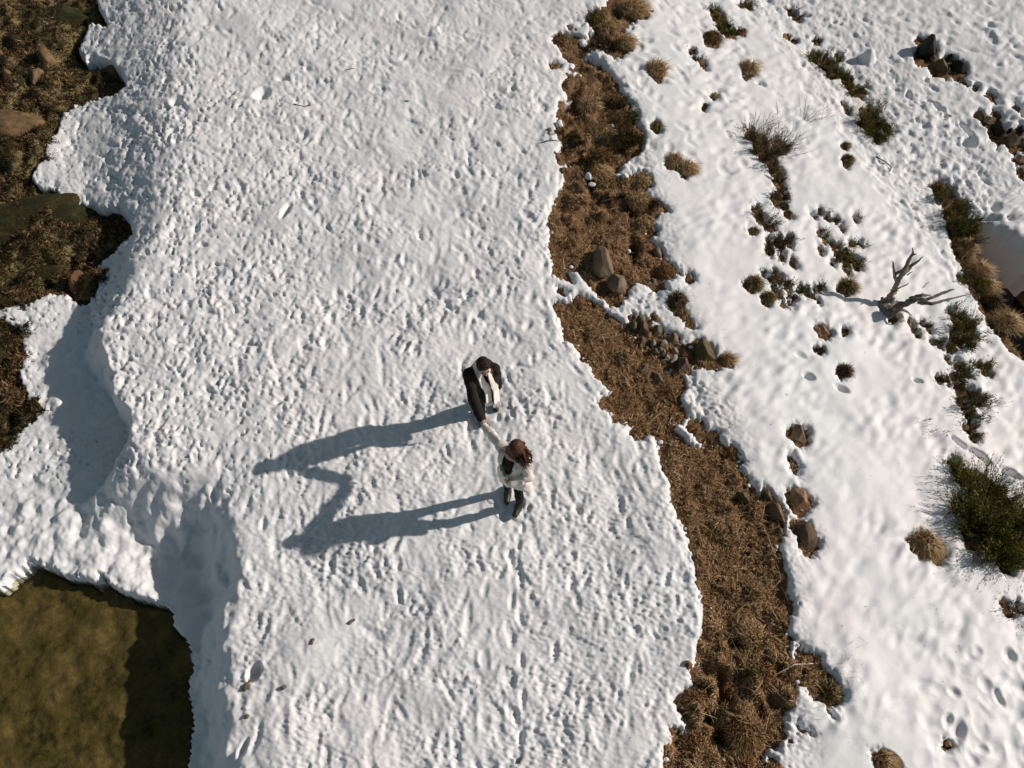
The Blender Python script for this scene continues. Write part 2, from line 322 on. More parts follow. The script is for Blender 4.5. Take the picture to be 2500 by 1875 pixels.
# tussocks of dry grass: px,py, radius px, height m, palette, blades, lean(px,py), label
TUSS = [
 (1545, 28, 34, .30, 'straw', 900, (0.2, .3), 'big golden grass tussock at the very top of the brown strip'),
 (1458, 42, 20, .24, 'oliv', 420, (0, .2), 'dark olive grass tussock at the top left of the brown strip'),
 (1488, 70, 24, .22, 'straw', 520, (.2, .3), 'pale brown tussock between the two dark clumps at the top of the strip'),
 (1525, 105, 20, .28, 'straw', 420, (.5, .1), 'golden tussock on the right edge of the dark clump near the top of the strip'),
 (1368, 95, 16, .16, 'rust', 300, (0, 0), 'small rusty tussock at the upper left tip of the strip'),
 (1603, 174, 24, .34, 'straw', 520, (.35, .35), 'lone cone-shaped golden tussock in the snow right of the strip\'s top'),
 (1740, 94, 24, .22, 'rustg', 560, (.1, 0), 'round tussock half green and half rust beside the dark green shrubs at the top'),
 (1812, 76, 11, .16, 'rust', 150, (.2, 0), 'tiny rusty tussock right of the forked green shrub at the top'),
 (1828, 172, 22, .26, 'straw', 420, (.3, .3), 'golden wedge-shaped tussock midway between the strip and the long green shrubs'),
 (1745, 230, 9, .12, 'straw', 120, (.2, .1), 'very small straw tuft left below the wedge-shaped tussock'),
 (1722, 257, 9, .10, 'dark', 120, (.1, .1), 'very small dark tuft in the snow above the tall twiggy bush'),
 (1604, 308, 17, .18, 'oliv', 260, (.2, .2), 'small olive tussock in a hollow right of the strip'),
 (1645, 396, 21, .2, 'straw', 360, (0, .2), 'left half of a double straw tussock in the snow right of the strip'),
 (1677, 412, 21, .22, 'straw', 380, (.3, .1), 'right half of a double straw tussock in the snow, rounder and darker'),
 (1652, 735, 22, .24, 'dark', 480, (.1, .3), 'dark brown tussock at the top of the chain above the stone pile'),
 (1668, 765, 16, .16, 'straw', 240, (.1, 0), 'middle tussock of the chain above the stone pile'),
 (1686, 787, 15, .10, 'straw', 260, (.1, 0), 'short golden tussock at the lower end of the chain above the stone pile'),
 (1774, 878, 19, .2, 'straw', 320, (.6, 0), 'fan-shaped straw tussock at the right tip of the stone pile'),
 (1440, 258, 26, .26, 'straw', 560, (.1, .2), 'pale combed tussock beside the black hollow in the upper strip'),
 (1470, 320, 30, .22, 'straw', 650, (0, 0), 'wide pale tussock in the middle of the upper strip'),
 (1478, 378, 26, .2, 'rust', 480, (0, 0), 'rusty tussock in the upper strip above the snow lumps'),
 (1462, 420, 26, .24, 'straw', 520, (.2, .1), 'long pale tussock beside the black crack in the upper strip'),
 (1568, 440, 22, .2, 'straw', 420, (.1, .1), 'round tussock on the right bulge of the upper strip'),
 (1560, 492, 26, .24, 'straw', 560, (.3, .3), 'golden tussock right of the two black hollows in the upper strip'),
 (1598, 497, 16, .2, 'dark', 300, (.8, -.2), 'dark spiky tussock poking out over the snow right of the golden one'),
 (1575, 545, 26, .18, 'straw', 480, (0, 0), 'swirled straw tussock in the lower right of the upper strip'),
 (1628, 660, 24, .16, 'rust', 420, (.4, 0), 'rusty tussock on the spit pointing right from the upper strip'),
 (1640, 965, 34, .14, 'straw', 420, (.6, -.3), 'sheaf of long pale stalks in the lower strip below the leaning slab'),
 (1748, 1060, 22, .14, 'straw', 320, (0, 0), 'straw tussock at the head of the narrow right arm of the strip'),
 (1790, 1100, 20, .18, 'oliv', 340, (.5, .3), 'olive brown tussock along the right edge of the lower strip'),
 (1835, 1548, 34, .2, 'straw', 620, (.1, .1), 'big pale tussock right of the black hollow in the bottom of the strip'),
 (1865, 1640, 28, .2, 'straw', 480, (0, 0), 'pale tussock near the right edge in the bottom of the strip'),
 (1880, 1570, 24, .18, 'rust', 420, (0, 0), 'warm brown tussock near the neck of snow in the bottom of the strip'),
 (1703, 1715, 30, .2, 'rust', 600, (0, 0), 'rounded rusty mound on the left edge of the bottom of the strip'),
 (1762, 1735, 24, .22, 'oliv', 420, (.2, -.4), 'drooping olive tussock above the deepest black hollow at the bottom'),
 (1812, 1785, 38, .3, 'straw', 900, (.1, -.3), 'largest shaggy pale tussock right of the deepest black hollow at the bottom'),
 (1840, 1640, 20, .2, 'oliv', 300, (.5, -.2), 'combed tussock beside the small black crack in the bottom of the strip'),
 (1700, 1815, 28, .16, 'straw', 480, (0, 0), 'straw mound at the bottom left of the strip'),
 (1740, 1860, 28, .2, 'straw', 480, (0, 0), 'straw tussock cut by the bottom edge of the view'),
 (1820, 1868, 24, .2, 'straw', 420, (.2, 0), 'golden tussock cut by the bottom edge, right of the dark slit'),
 (2025, 1690, 26, .14, 'oliv', 420, (.2, .2), 'olive tussock at the lower end of the detached brown patch'),
 (2250, 1325, 36, .22, 'straw', 900, (.2, -.2), 'big combed straw tussock alone in the smooth snow at the lower right'),
 (2150, 1850, 24, .24, 'straw', 560, (.6, -.5), 'golden tussock sunk in a snow hollow at the bottom right'),
 (1838, 695, 20, .2, 'oliv', 420, (.1, .1), 'round olive tussock left of the low bush patch'),
 (1873, 727, 18, .18, 'oliv', 380, (.1, 0), 'round olive tussock below the low bush patch'),
 (2065, 703, 22, .24, 'oliv', 480, (.1, .1), 'olive tussock crossed by the dead tree\'s shadow'),
 (2055, 630, 4, .08, 'oliv', 40, (0, 0), 'tiny olive tuft among the low bushes above the crossed tussock'),
 (2001, 853, 13, .16, 'dark', 220, (.2, .2), 'small brown tussock below the tan stone, left of the footprints'),
 (2060, 908, 19, .26, 'dark', 420, (.1, .2), 'tall brown tussock with a snow collar below the small brown one'),
 (2067, 806, 11, .12, 'dark', 160, (.1, .1), 'small brown tuft right of the tan stone'),
 (1838, 562, 12, .18, 'oliv', 220, (.3, .1), 'small olive tuft left of the dark spiky bush'),
 (1924, 522, 12, .16, 'rust', 240, (.1, -.3), 'rusty tuft at the lower tip of the tall twiggy bush'),
 (2064, 355, 11, .16, 'oliv', 180, (.2, .2), 'small olive tuft alone, left of the footprint track'),
 (2068, 393, 17, .18, 'oliv', 320, (.2, 0), 'olive tuft in a hollow below the small one, left of the footprint track'),
 (1925, 87, 9, .12, 'oliv', 140, (.1, .1), 'small yellowish tuft at the upper end of the footprint track'),
 (1940, 98, 8, .1, 'dark', 120, (.1, .1), 'small dark tuft under the yellowish tuft'),
 (1995, 98, 10, .12, 'dark', 160, (.2, .1), 'small brown tuft above the long green shrub row'),
 (2358, 612, 22, .26, 'straw', 480, (.1, .3), 'golden tussock on the gully bank right under the dark shrub'),
 (2388, 665, 24, .24, 'straw', 520, (.5, .1), 'tawny tussock on the middle of the gully bank'),
 (2405, 700, 22, .2, 'straw', 460, (.6, 0), 'lower tawny tussock on the gully bank'),
 (2450, 793, 27, .3, 'straw', 650, (.4, .2), 'pale spiky tussock high on the lower gully bank'),
 (2480, 845, 22, .2, 'dark', 420, (.3, 0), 'dark tussock at the lower end of the gully bank'),
 (2422, 738, 20, .2, 'dark', 380, (.4, 0), 'dark tangled tussock between the tawny and the spiky one on the bank'),
]
# shrubs: lobes (px,py,r px, height m), palette, density, label
SHRUBS = [
 ([(1752,26,22,.26),(1744,20,12,.2)], 'green', 1, 'compact dark green shrub at the top of the picture right of the golden tussock'),
 ([(1768,56,26,.26),(1750,44,10,.2),(1784,76,17,.2),(1795,72,12,.2)], 'green', 1, 'forked dark green shrub just below the compact one at the top'),
 ([(1822,5,16,.25),(1830,12,8,.2)], 'green', 1, 'green shrub cut by the top edge of the picture'),
 ([(1935,25,15,.2),(1947,38,15,.24)], 'brown', 1, 'small brownish green shrub at the top with a blue shadowed dent beside it'),
 ([(1690,122,9,.16),(1700,135,9,.16)], 'dark', 1, 'small dark shrub left of the round rust and green tussock'),
 ([(1718,148,10,.1)], 'dark', 1, 'tiny dark shrub in a hollow below the round rust and green tussock'),
 ([(1985,135,18,.25),(2010,140,30,.38),(2030,165,28,.34),(2048,135,10,.3)], 'green', 1.1, 'bushy dark green shrub, upper one of the long pair beside the footprint track'),
 ([(2070,190,22,.3),(2085,210,22,.3),(2102,222,12,.2),(2060,178,14,.25)], 'green', 1.1, 'slender dark green shrub, lower one of the long pair beside the footprint track'),
 ([(2130,275,34,.5),(2135,305,32,.45),(2165,312,16,.25),(2110,295,18,.3),(2140,325,18,.3)], 'green', 1.1, 'dense dark green juniper mound beside the footprint track'),
 ([(2074,265,8,.14),(2062,250,6,.1)], 'green', .9, 'thin green sprigs left of the dense juniper mound'),
 ([(1836,320,20,.35),(1862,345,32,.5),(1905,352,26,.45),(1880,380,30,.4)], 'mix', 1, 'tall brown and green bush with long bare twigs, in the middle of the right slope'),
 ([(1897,410,22,.3),(1905,440,20,.3),(1898,480,18,.3),(1912,465,18,.3),(1915,500,12,.2)], 'brown', 1, 'brownish bush hanging below the tall twiggy bush'),
 ([(1848,508,14,.22),(1862,528,20,.28),(1878,548,18,.26)], 'brown', 1, 'dark brown spiky bush left of the brownish hanging bush'),
 ([(1885,580,20,.25),(1905,588,24,.3),(1930,590,14,.25),(1928,578,10,.2),(1880,606,16,.2),(1910,620,16,.2),(1938,638,12,.2)], 'brown', 1, 'sprawling dark heath bush under the brown spiky bush'),
 ([(1988,521,10,.14)], 'brown', 1, 'small rounded bush at the left of the little chain on the right slope'),
 ([(2005,516,7,.12),(2022,527,12,.16),(2040,534,9,.14)], 'green', 1, 'narrow row of low green bushes next to the small rounded bush'),
 ([(2056,552,9,.16)], 'brown', .7, 'sparse little bush below the narrow row of low bushes'),
 ([(2092,530,9,.16)], 'green', .8, 'little forked green bush standing apart on the right slope'),
 ([(2003,562,9,.14),(2022,580,14,.2),(2035,590,9,.2)], 'green', .9, 'snow dusted green sprigs at the top of the spreading low bush'),
 ([(2050,608,20,.26),(2070,622,16,.24),(2090,628,18,.28),(2095,640,14,.2),(2068,636,12,.2)], 'green', 1, 'spreading low green bush in the middle of the right slope'),
 ([(2006,607,9,.12)], 'brown', .9, 'small mossy bush left of the spreading low bush'),
 ([(2036,634,11,.12)], 'brown', .8, 'reddish brown sprigs at the lower left of the spreading low bush'),
 ([(2104,590,11,.2),(2084,588,8,.12)], 'brown', .7, 'sparse brown sprigs right of the spreading low bush'),
 ([(2070,658,8,.12)], 'green', .8, 'tiny green sprig below the spreading low bush'),
 ([(1871,667,10,.16),(1885,677,10,.18)], 'brown', 1, 'brown arm of heath at the left of the low bush patch'),
 ([(1905,675,18,.24),(1925,695,16,.24),(1897,664,8,.2)], 'green', 1, 'bright olive bush in the low bush patch left of the dead tree'),
 ([(1893,700,10,.14),(1902,715,12,.14),(1915,738,10,.12)], 'brown', 1, 'brown heath under the bright olive bush'),
 ([(1930,727,12,.12),(1940,722,8,.1)], 'brown', .5, 'snow covered sprigs at the foot of the low bush patch'),
 ([(1974,712,12,.2),(1985,722,9,.16),(2000,732,8,.12)], 'brown', .9, 'little brown bush left of the crossed tussock'),
 ([(1996,700,9,.2),(2008,700,7,.2)], 'dark', .8, 'dark sprigs above the little brown bush left of the crossed tussock'),
 ([(1958,700,8,.16),(1952,706,7,.12)], 'green', .5, 'thin pale green sprigs between the olive bush and the little brown bush'),
 ([(2225,785,11,.18),(2235,800,12,.18),(2243,812,9,.14)], 'green', 1, 'narrow dark bush right below the dead tree'),
 ([(2255,787,9,.12),(2270,798,10,.14)], 'brown', .9, 'flat mossy bush between the narrow bush and the dark mound'),
 ([(2327,752,14,.25),(2345,775,26,.42),(2365,800,32,.5),(2345,820,28,.4),(2370,830,18,.3)], 'green', 1.1, 'dense rounded green juniper right of the dead tree'),
 ([(2325,845,15,.25),(2300,835,14,.2),(2280,832,9,.12)], 'green', .8, 'open green sprigs at the foot of the rounded juniper'),
 ([(2405,890,18,.25),(2412,900,14,.2)], 'green', 1.1, 'small separate green bush in the snow near the gully'),
 ([(2320,873,12,.18),(2345,888,18,.28),(2362,905,18,.3),(2345,908,14,.25)], 'green', .9, 'upper open bush of the long chain on the lower right slope'),
 ([(2297,922,10,.12),(2315,930,12,.2),(2340,925,20,.28),(2350,950,20,.28)], 'brown', 1, 'middle dark bush of the long chain on the lower right slope'),
 ([(2372,958,20,.35),(2395,975,20,.4),(2360,985,26,.4),(2372,1015,24,.4),(2370,1040,22,.3),(2378,1060,14,.2)], 'mix', .9, 'lower twiggy bush of the long chain on the lower right slope'),
 ([(2275,1042,18,.28),(2300,1040,16,.28),(2262,1028,8,.2)], 'twig', .6, 'sparse twiggy bush left of the long chain'),
 ([(2330,1125,18,.35),(2340,1145,21,.35),(2365,1165,32,.5),(2400,1190,52,.7),(2440,1220,63,.8),(2370,1240,52,.55),(2420,1280,69,.8),(2470,1260,57,.8),(2390,1305,52,.6),(2445,1335,57,.7),(2480,1330,57,.7),(2460,1375,32,.4)], 'mixgreen', 1, 'huge spreading bush at the right edge, the largest plant in the picture'),
 ([(2460,1475,14,.3),(2468,1495,12,.25),(2488,1478,12,.3)], 'brown', .8, 'snow laden little bush at the lower right edge under the huge bush'),
 ([(2288,452,12,.2),(2312,462,18,.35)], 'green', 1, 'small tip of green shrub at the upper end of the gully bank'),
 ([(2300,482,14,.25),(2322,488,24,.45),(2340,515,26,.5),(2355,540,26,.5),(2330,540,18,.4),(2350,570,26,.45),(2365,560,20,.45),(2340,590,18,.3)], 'green', 1.2, 'long dark green shrub along the rim of the gully'),
 ([(2352,672,12,.2),(2375,680,18,.3),(2385,700,16,.3)], 'green', 1, 'green shrub mixed into the tawny grass of the gully bank'),
 ([(1460,100,14,.2),(1480,105,26,.28),(1498,115,22,.25)], 'dark', 1.2, 'dark shrub in the black hollow near the top of the strip'),
 ([(1500,255,26,.28),(1515,245,16,.25)], 'brown', 1, 'dark heath shrub on the right edge of the upper strip'),
 ([(1545,285,12,.18),(1552,275,9,.18)], 'green', .9, 'little green shrub beyond the snow lumps right of the upper strip'),
 ([(1510,300,26,.3),(1530,330,34,.4),(1515,350,26,.3),(1545,345,22,.3)], 'darkgreen', 1.2, 'large dark olive shrub on the right side of the upper strip'),
 ([(1385,320,18,.2),(1400,340,26,.2),(1420,350,22,.2)], 'darkgreen', 1, 'low dark shrub on the left side of the upper strip'),
 ([(1430,395,18,.16),(1440,410,16,.16)], 'dark', 1, 'low blackish shrub above the black crack of the upper strip'),
 ([(1480,465,26,.14),(1505,480,26,.14),(1470,485,18,.12)], 'dark', .8, 'flat dark heath in the lower half of the upper strip'),
 ([(1960,300,8,.12)], 'twig', .6, 'tiny twig tuft right of the tall bush\'s bare twigs'),
]
for n, px, py, a, b, an, hh, bu, colr, lab, grp in ROCKS:
    HOLES.append((px + 1, py, a * .96 + 2, b * .96 + 2, an))
for px, py, r, h, pal, nb, ln, lab in TUSS:
    HOLES.append((px - 1, py + 1, r * .70, r * .58, 35))
for lobes, pal, dn, lab in SHRUBS:
    for (px, py, r, h) in lobes:
        if pal == 'twig': continue
        HOLES.append((px - r * .1, py + r * .12, r * .80, r * .44, 52))
HOLES += [(2170, 742, 14, 12, 0), (2180, 775, 14, 11, 10), (1352, 152, 9, 6, 0), (1370, 388, 6, 5, 0)]

# extra dents in the snow: px, py, rx, ry, angle, depth m
DENTS = [(2285, 255, 9, 7, 40, .12), (2300, 268, 9, 7, 40, .12), (2312, 280, 8, 6, 50, .12), (2270, 247, 8, 6, 50, .10), (2368, 345, 14, 16, 30, .22), (2360, 312, 8, 22, -10, .16),
 (2218, 230, 6, 10, 10, .15), (2262, 195, 6, 8, 0, .08), (2385, 205, 9, 7, 0, .12), (2240, 928, 12, 6, 20, .09), (1975, 918, 14, 9, 30, .10), (2055, 948, 18, 8, 25, .08), (1955, 868, 14, 7, 10, .06),
 (2345, 1085, 26, 7, 45, .10), (2392, 1112, 28, 8, 40, .14), (2465, 1155, 26, 10, 30, .10), (2432, 503, 10, 12, 30, .16), (2420, 527, 26, 7, 5, .12), (2470, 526, 9, 6, 30, .1),
 (1858, 205, 14, 6, 20, .09), (1725, 167, 10, 6, 20, .07), (2050, 905, 14, 9, 40, .0), (1695, 120, 6, 12, -30, .06), (1968, 36, 12, 5, 5, .1), (2175, 1855, 26, 14, 35, .12),
 (520, 1208, 9, 14, -15, .10), (1185, 1040, 7, 11, 10, .05), (1215, 1020, 6, 10, 15, .05), (1225, 1255, 6, 11, 8, .05), (1290, 1240, 6, 11, 15, .05), (1275, 1290, 6, 11, 10, .05), (1150, 960, 6, 10, 20, .04), (1540, 1648, 9, 26, 15, .05), (1510, 1700, 7, 14, 20, .03), (620, 1640, 14, 18, 20, .18), (590, 1830, 8, 22, 20, .12),
 (2330, 1690, 14, 10, 20, .05), (2405, 1670, 15, 14, 10, .045), (2465, 1600, 16, 14, 30, .06), (2385, 1590, 12, 11, 20, .03), (2340, 1785, 16, 24, 30, .07), (2315, 1760, 12, 16, 30, .06), (2402, 1830, 14, 9, 0, .06), (2440, 1705, 10, 18, -20, .06),
 (640, 228, 16, 20, 15, .14), (690, 190, 16, 8, 10, .1), (430, 245, 14, 14, 0, .16), (405, 190, 9, 10, 0, .14), (698, 515, 8, 22, 15, .15), (430, 340, 9, 9, 0, .12),
 (1750, 122, 2, 2, 0, .0)]
MOUNDS = [(2118, 142, 16, 13, 0, .24), (1528, 432, 9, 9, 0, .0), (505, 1195, 9, 8, 0, .05)]

# ------------------------------------------------------------------ materials
MAT = {}
def mat(name): return MAT[name]
def new_mat(name, rough=.8, spec=.2):
    m = bpy.data.materials.new(name); m.use_nodes = True
    b = m.node_tree.nodes['Principled BSDF']
    b.inputs['Roughness'].default_value = rough
    b.inputs['Specular IOR Level'].default_value = spec
    MAT[name] = m
    return m, m.node_tree.nodes, m.node_tree.links, b
def ramp(nodes, stops):
    r = nodes.new('ShaderNodeValToRGB')
    e = r.color_ramp.elements
    while len(e) > 1: e.remove(e[-1])
    e[0].position = stops[0][0]; e[0].color = (*stops[0][1], 1)
    for p, c in stops[1:]:
        k = e.new(p); k.color = (*c, 1)
    return r
def noise(nodes, links, scale, detail=4, rough=.6, vec=None, dist=0.0):
    n = nodes.new('ShaderNodeTexNoise')
    n.inputs['Scale'].default_value = scale; n.inputs['Detail'].default_value = detail; n.inputs['Roughness'].default_value = rough
    n.inputs['Distortion'].default_value = dist
    if vec is not None: links.new(vec, n.inputs['Vector'])
    return n
def posn(nodes):
    return nodes.new('ShaderNodeNewGeometry').outputs['Position']
def bump(nodes, links, b, h, strength, dist):
    k = nodes.new('ShaderNodeBump'); k.inputs['Strength'].default_value = strength; k.inputs['Distance'].default_value = dist
    links.new(h, k.inputs['Height']); links.new(k.outputs[0], b.inputs['Normal'])
    return k

# snow
m, n, l, b = new_mat('snow', .55, .25)
p = posn(n)
a1 = noise(n, l, .55, 4, .55, p)
r1 = ramp(n, [(.35, (.77, .785, .795)), (.6, (.82, .815, .815)), (.72, (.84, .805, .80))])
l.new(a1.outputs['Fac'], r1.inputs[0]); l.new(r1.outputs[0], b.inputs['Base Color'])
a2 = noise(n, l, 55, 5, .7, p); a3 = noise(n, l, 190, 2, .6, p)
ad = n.new('ShaderNodeMath'); ad.operation = 'ADD'; l.new(a2.outputs['Fac'], ad.inputs[0]); l.new(a3.outputs['Fac'], ad.inputs[1])
bump(n, l, b, ad.outputs[0], .28, .010)

def ground_mat(name, stops, scale, bs=.8):
    m, n, l, b = new_mat(name, .95, .08)
    p = posn(n)
    a = noise(n, l, scale, 6, .7, p); c = noise(n, l, scale * 7, 3, .7, p)
    mx = n.new('ShaderNodeMath'); mx.operation = 'MULTIPLY_ADD'
    l.new(c.outputs['Fac'], mx.inputs[0]); mx.inputs[1].default_value = .5; l.new(a.outputs['Fac'], mx.inputs[2])
    r = ramp(n, stops); l.new(mx.outputs[0], r.inputs[0]); l.new(r.outputs[0], b.inputs['Base Color'])
    bump(n, l, b, c.outputs['Fac'], bs, .03)
ground_mat('soil', [(.45, (.050, .028, .014)), (.68, (.16, .092, .045)), (.9, (.30, .18, .095))], 5)
ground_mat('riverbed', [(.53, (.040, .038, .018)), (.66, (.12, .10, .046)), (.80, (.18, .140, .068)), (.95, (.31, .22, .115))], 1.7, .5)  # mossy mottling; its blackish patches also stand in for shadows
ground_mat('bank_earth', [(.45, (.05, .03, .014)), (.7, (.16, .09, .04)), (.9, (.26, .15, .07))], 6)

def rock_mat(name, c1, c2, c3, moss=None, sc_=1.0):
    m, n, l, b = new_mat(name, .85, .2)
    tc = n.new('ShaderNodeTexCoord')
    a = noise(n, l, 6 * sc_, 6, .75, tc.outputs['Object'], .4)
    r = ramp(n, [(.35, c1), (.52, c2), (.68, c3)]); l.new(a.outputs['Fac'], r.inputs[0])
    col = r.outputs[0]
    if moss:
        a4 = noise(n, l, 3.5, 5, .7, tc.outputs['Object']); g = n.new('ShaderNodeMapRange'); l.new(a4.outputs['Fac'], g.inputs[0])
        g.inputs[1].default_value = .42; g.inputs[2].default_value = .58
        mx = n.new('ShaderNodeMix'); mx.data_type = 'RGBA'; l.new(g.outputs[0], mx.inputs[0]); l.new(col, mx.inputs[6]); mx.inputs[7].default_value = (*moss, 1)
        col = mx.outputs[2]
    l.new(col, b.inputs['Base Color'])
    a2 = noise(n, l, 22, 6, .75, tc.outputs['Object']); bump(n, l, b, a2.outputs['Fac'], .7, .03)
rock_mat('rock_tan', (0.135, 0.096, 0.063), (0.212, 0.159, 0.106), (0.289, 0.221, 0.154))
rock_mat('rock_brown', (0.078, 0.055, 0.034), (0.143, 0.101, 0.065), (0.221, 0.163, 0.111))
rock_mat('rock_grey', (0.091, 0.078, 0.058), (0.169, 0.143, 0.104), (0.286, 0.247, 0.182), (0.130, 0.124, 0.065))
rock_mat('rock_light', (0.195, 0.176, 0.137), (0.286, 0.260, 0.202), (0.390, 0.351, 0.273))
rock_mat('rock_orange', (0.187, 0.112, 0.062), (0.316, 0.187, 0.105), (0.398, 0.246, 0.148))
rock_mat('rock_red', (0.099, 0.049, 0.029), (0.177, 0.093, 0.049), (0.232, 0.136, 0.074))
rock_mat('rock_redtan', (0.111, 0.074, 0.044), (0.221, 0.155, 0.093), (0.298, 0.222, 0.136))
rock_mat('rock_redbrown', (0.061, 0.039, 0.026), (0.122, 0.081, 0.052), (0.188, 0.143, 0.091))
rock_mat('rock_olive', (0.078, 0.058, 0.033), (0.156, 0.117, 0.065), (0.247, 0.189, 0.111), (0.085, 0.072, 0.026))
rock_mat('rock_black', (.014, .012, .009), (.035, .028, .019), (.08, .06, .04), (.02, .02, .01))
rock_mat('rock_bed', (.10, .065, .032), (.19, .12, .06), (.26, .17, .09))
rock_mat('rock_moss', (0.013, 0.011, 0.004), (0.052, 0.043, 0.013), (0.105, 0.084, 0.028), (0.025, 0.025, 0.007), 3.0)

def leaf_mat(name, stops, rough=.7, trans=.0):
    m, n, l, b = new_mat(name, rough, .15)
    g = n.new('ShaderNodeNewGeometry')
    r = ramp(n, stops); l.new(g.outputs['Random Per Island'], r.inputs[0])
    l.new(r.outputs[0], b.inputs['Base Color'])
leaf_mat('grass_straw', [(0, (.12, .066, .026)), (.25, (.30, .18, .078)), (.6, (.48, .32, .155)), (.85, (.60, .44, .24)), (1, (.74, .60, .38))])
leaf_mat('grass_rust', [(0, (.06, .028, .012)), (.35, (.20, .10, .04)), (.7, (.35, .19, .08)), (1, (.52, .35, .18))])
leaf_mat('grass_rustg', [(0, (.03, .035, .012)), (.35, (.07, .06, .02)), (.6, (.18, .09, .035)), (1, (.38, .2, .09))])
leaf_mat('grass_oliv', [(0, (.035, .028, .010)), (.4, (.12, .09, .03)), (.75, (.23, .17, .06)), (1, (.40, .30, .14))])
leaf_mat('grass_dark', [(0, (.022, .014, .008)), (.5, (.07, .042, .02)), (.85, (.16, .10, .05)), (1, (.30, .2, .11))])
leaf_mat('litter', [(0, (.045, .024, .011)), (.25, (.23, .122, .053)), (.6, (.44, .248, .115)), (.88, (.60, .385, .20)), (1, (.82, .65, .44))])
leaf_mat('leaf_green', [(0, (0.047, 0.051, 0.010)), (.5, (0.113, 0.117, 0.021)), (.85, (0.213, 0.183, 0.033)), (1, (0.360, 0.241, 0.052))])
leaf_mat('leaf_darkgreen', [(0, (0.024, 0.021, 0.007)), (.5, (0.070, 0.055, 0.013)), (.85, (0.140, 0.095, 0.024)), (1, (0.260, 0.138, 0.040))])
leaf_mat('leaf_brown', [(0, (0.032, 0.025, 0.011)), (.5, (0.089, 0.066, 0.025)), (.85, (0.161, 0.121, 0.045)), (1, (0.274, 0.186, 0.083))])
leaf_mat('leaf_dark', [(0, (.012, .011, .006)), (.6, (.035, .028, .012)), (1, (.10, .07, .03))])
leaf_mat('leaf_mix', [(0, (0.025, 0.032, 0.009)), (.4, (0.081, 0.077, 0.018)), (.75, (0.173, 0.123, 0.034)), (1, (0.289, 0.189, 0.065))])
leaf_mat('leaf_mixgreen', [(0, (0.038, 0.046, 0.010)), (.35, (0.122, 0.136, 0.022)), (.75, (0.270, 0.239, 0.043)), (1, (0.486, 0.376, 0.078))])
leaf_mat('leaf_twig', [(0, (.05, .035, .02)), (.6, (.12, .085, .045)), (1, (.2, .15, .08))])
leaf_mat('twigs', [(0, (.035, .024, .016)), (.6, (.09, .065, .045)), (1, (.17, .13, .10))])
m, n, l, b = new_mat('dead_wood', .85, .15)
tc = n.new('ShaderNodeTexCoord'); mp = n.new('ShaderNodeMapping'); mp.inputs['Scale'].default_value = (1, 1, .25); l.new(tc.outputs['Object'], mp.inputs[0])
wv = noise(n, l, 26, 6, .75, mp.outputs[0], 1.0)
r1 = ramp(n, [(.35, (.05, .038, .028)), (.48, (.23, .19, .145)), (.65, (.42, .36, .29))]); l.new(wv.outputs['Fac'], r1.inputs[0]); l.new(r1.outputs[0], b.inputs['Base Color'])
bump(n, l, b, wv.outputs['Fac'], .8, .02)
def plain(name, c, rough=.8, spec=.2, var=.25, scale=30):
    m, n, l, b = new_mat(name, rough, spec)
    tc = n.new('ShaderNodeTexCoord'); a = noise(n, l, scale, 4, .6, tc.outputs['Object'])
    r = ramp(n, [(.3, tuple(v * (1 - var) for v in c)), (.7, tuple(min(1, v * (1 + var)) for v in c))]); l.new(a.outputs['Fac'], r.inputs[0]); l.new(r.outputs[0], b.inputs['Base Color'])
    bump(n, l, b, a.outputs['Fac'], .25, .01)
plain('coat_black', (.022, .020, .014), .9, .12)
plain('trouser_black', (.012, .012, .011), .9, .15)
plain('boot_dark', (.028, .029, .019), .5, .4)
plain('boot_sole', (.06, .06, .045), .7, .3)
plain('scarf_cream', (.88, .82, .76), .95, .1, .06, 60)
plain('jacket_cream', (.74, .68, .60), .85, .15, .06, 12)
plain('shirt_black', (.018, .017, .013), .9, .15)
plain('skin', (.46, .255, .185), .6, .35, .08)
plain('hair_black', (.026, .016, .011), .7, .15, .5, 60)
plain('hair_auburn', (.072, .028, .014), .6, .25, .6, 50)
plain('lips', (.34, .10, .08), .5, .3, .05)
plain('eye', (.03, .02, .015), .3, .5, .1)
plain('button', (.05, .045, .04), .4, .5, .1)
plain('phone_case', (.06, .05, .05), .3, .5, .1)
plain('plastic_green', (.05, .22, .10), .5, .4, .2)
# water
m, n, l, b = new_mat('water', .05, .5)
out = n['Material Output']; n.remove(b)
tr = n.new('ShaderNodeBsdfTransparent'); tr.inputs[0].default_value = (.78, .76, .62, 1)
gl = n.new('ShaderNodeBsdfGlossy'); gl.inputs['Roughness'].default_value = .06; gl.inputs[0].default_value = (.9, .9, .9, 1)
fr = n.new('ShaderNodeFresnel'); fr.inputs[0].default_value = 1.2
mx = n.new('ShaderNodeMixShader'); l.new(fr.outputs[0], mx.inputs[0]); l.new(tr.outputs[0], mx.inputs[1]); l.new(gl.outputs[0], mx.inputs[2]); l.new(mx.outputs[0], out.inputs[0])
wnz = noise(n, l, 5, 3, .5, posn(n)); bk = n.new('ShaderNodeBump'); bk.inputs['Strength'].default_value = .15; bk.inputs['Distance'].default_value = .05
l.new(wnz.outputs['Fac'], bk.inputs['Height']); l.new(bk.outputs[0], gl.inputs['Normal']); l.new(bk.outputs[0], fr.inputs['Normal'])

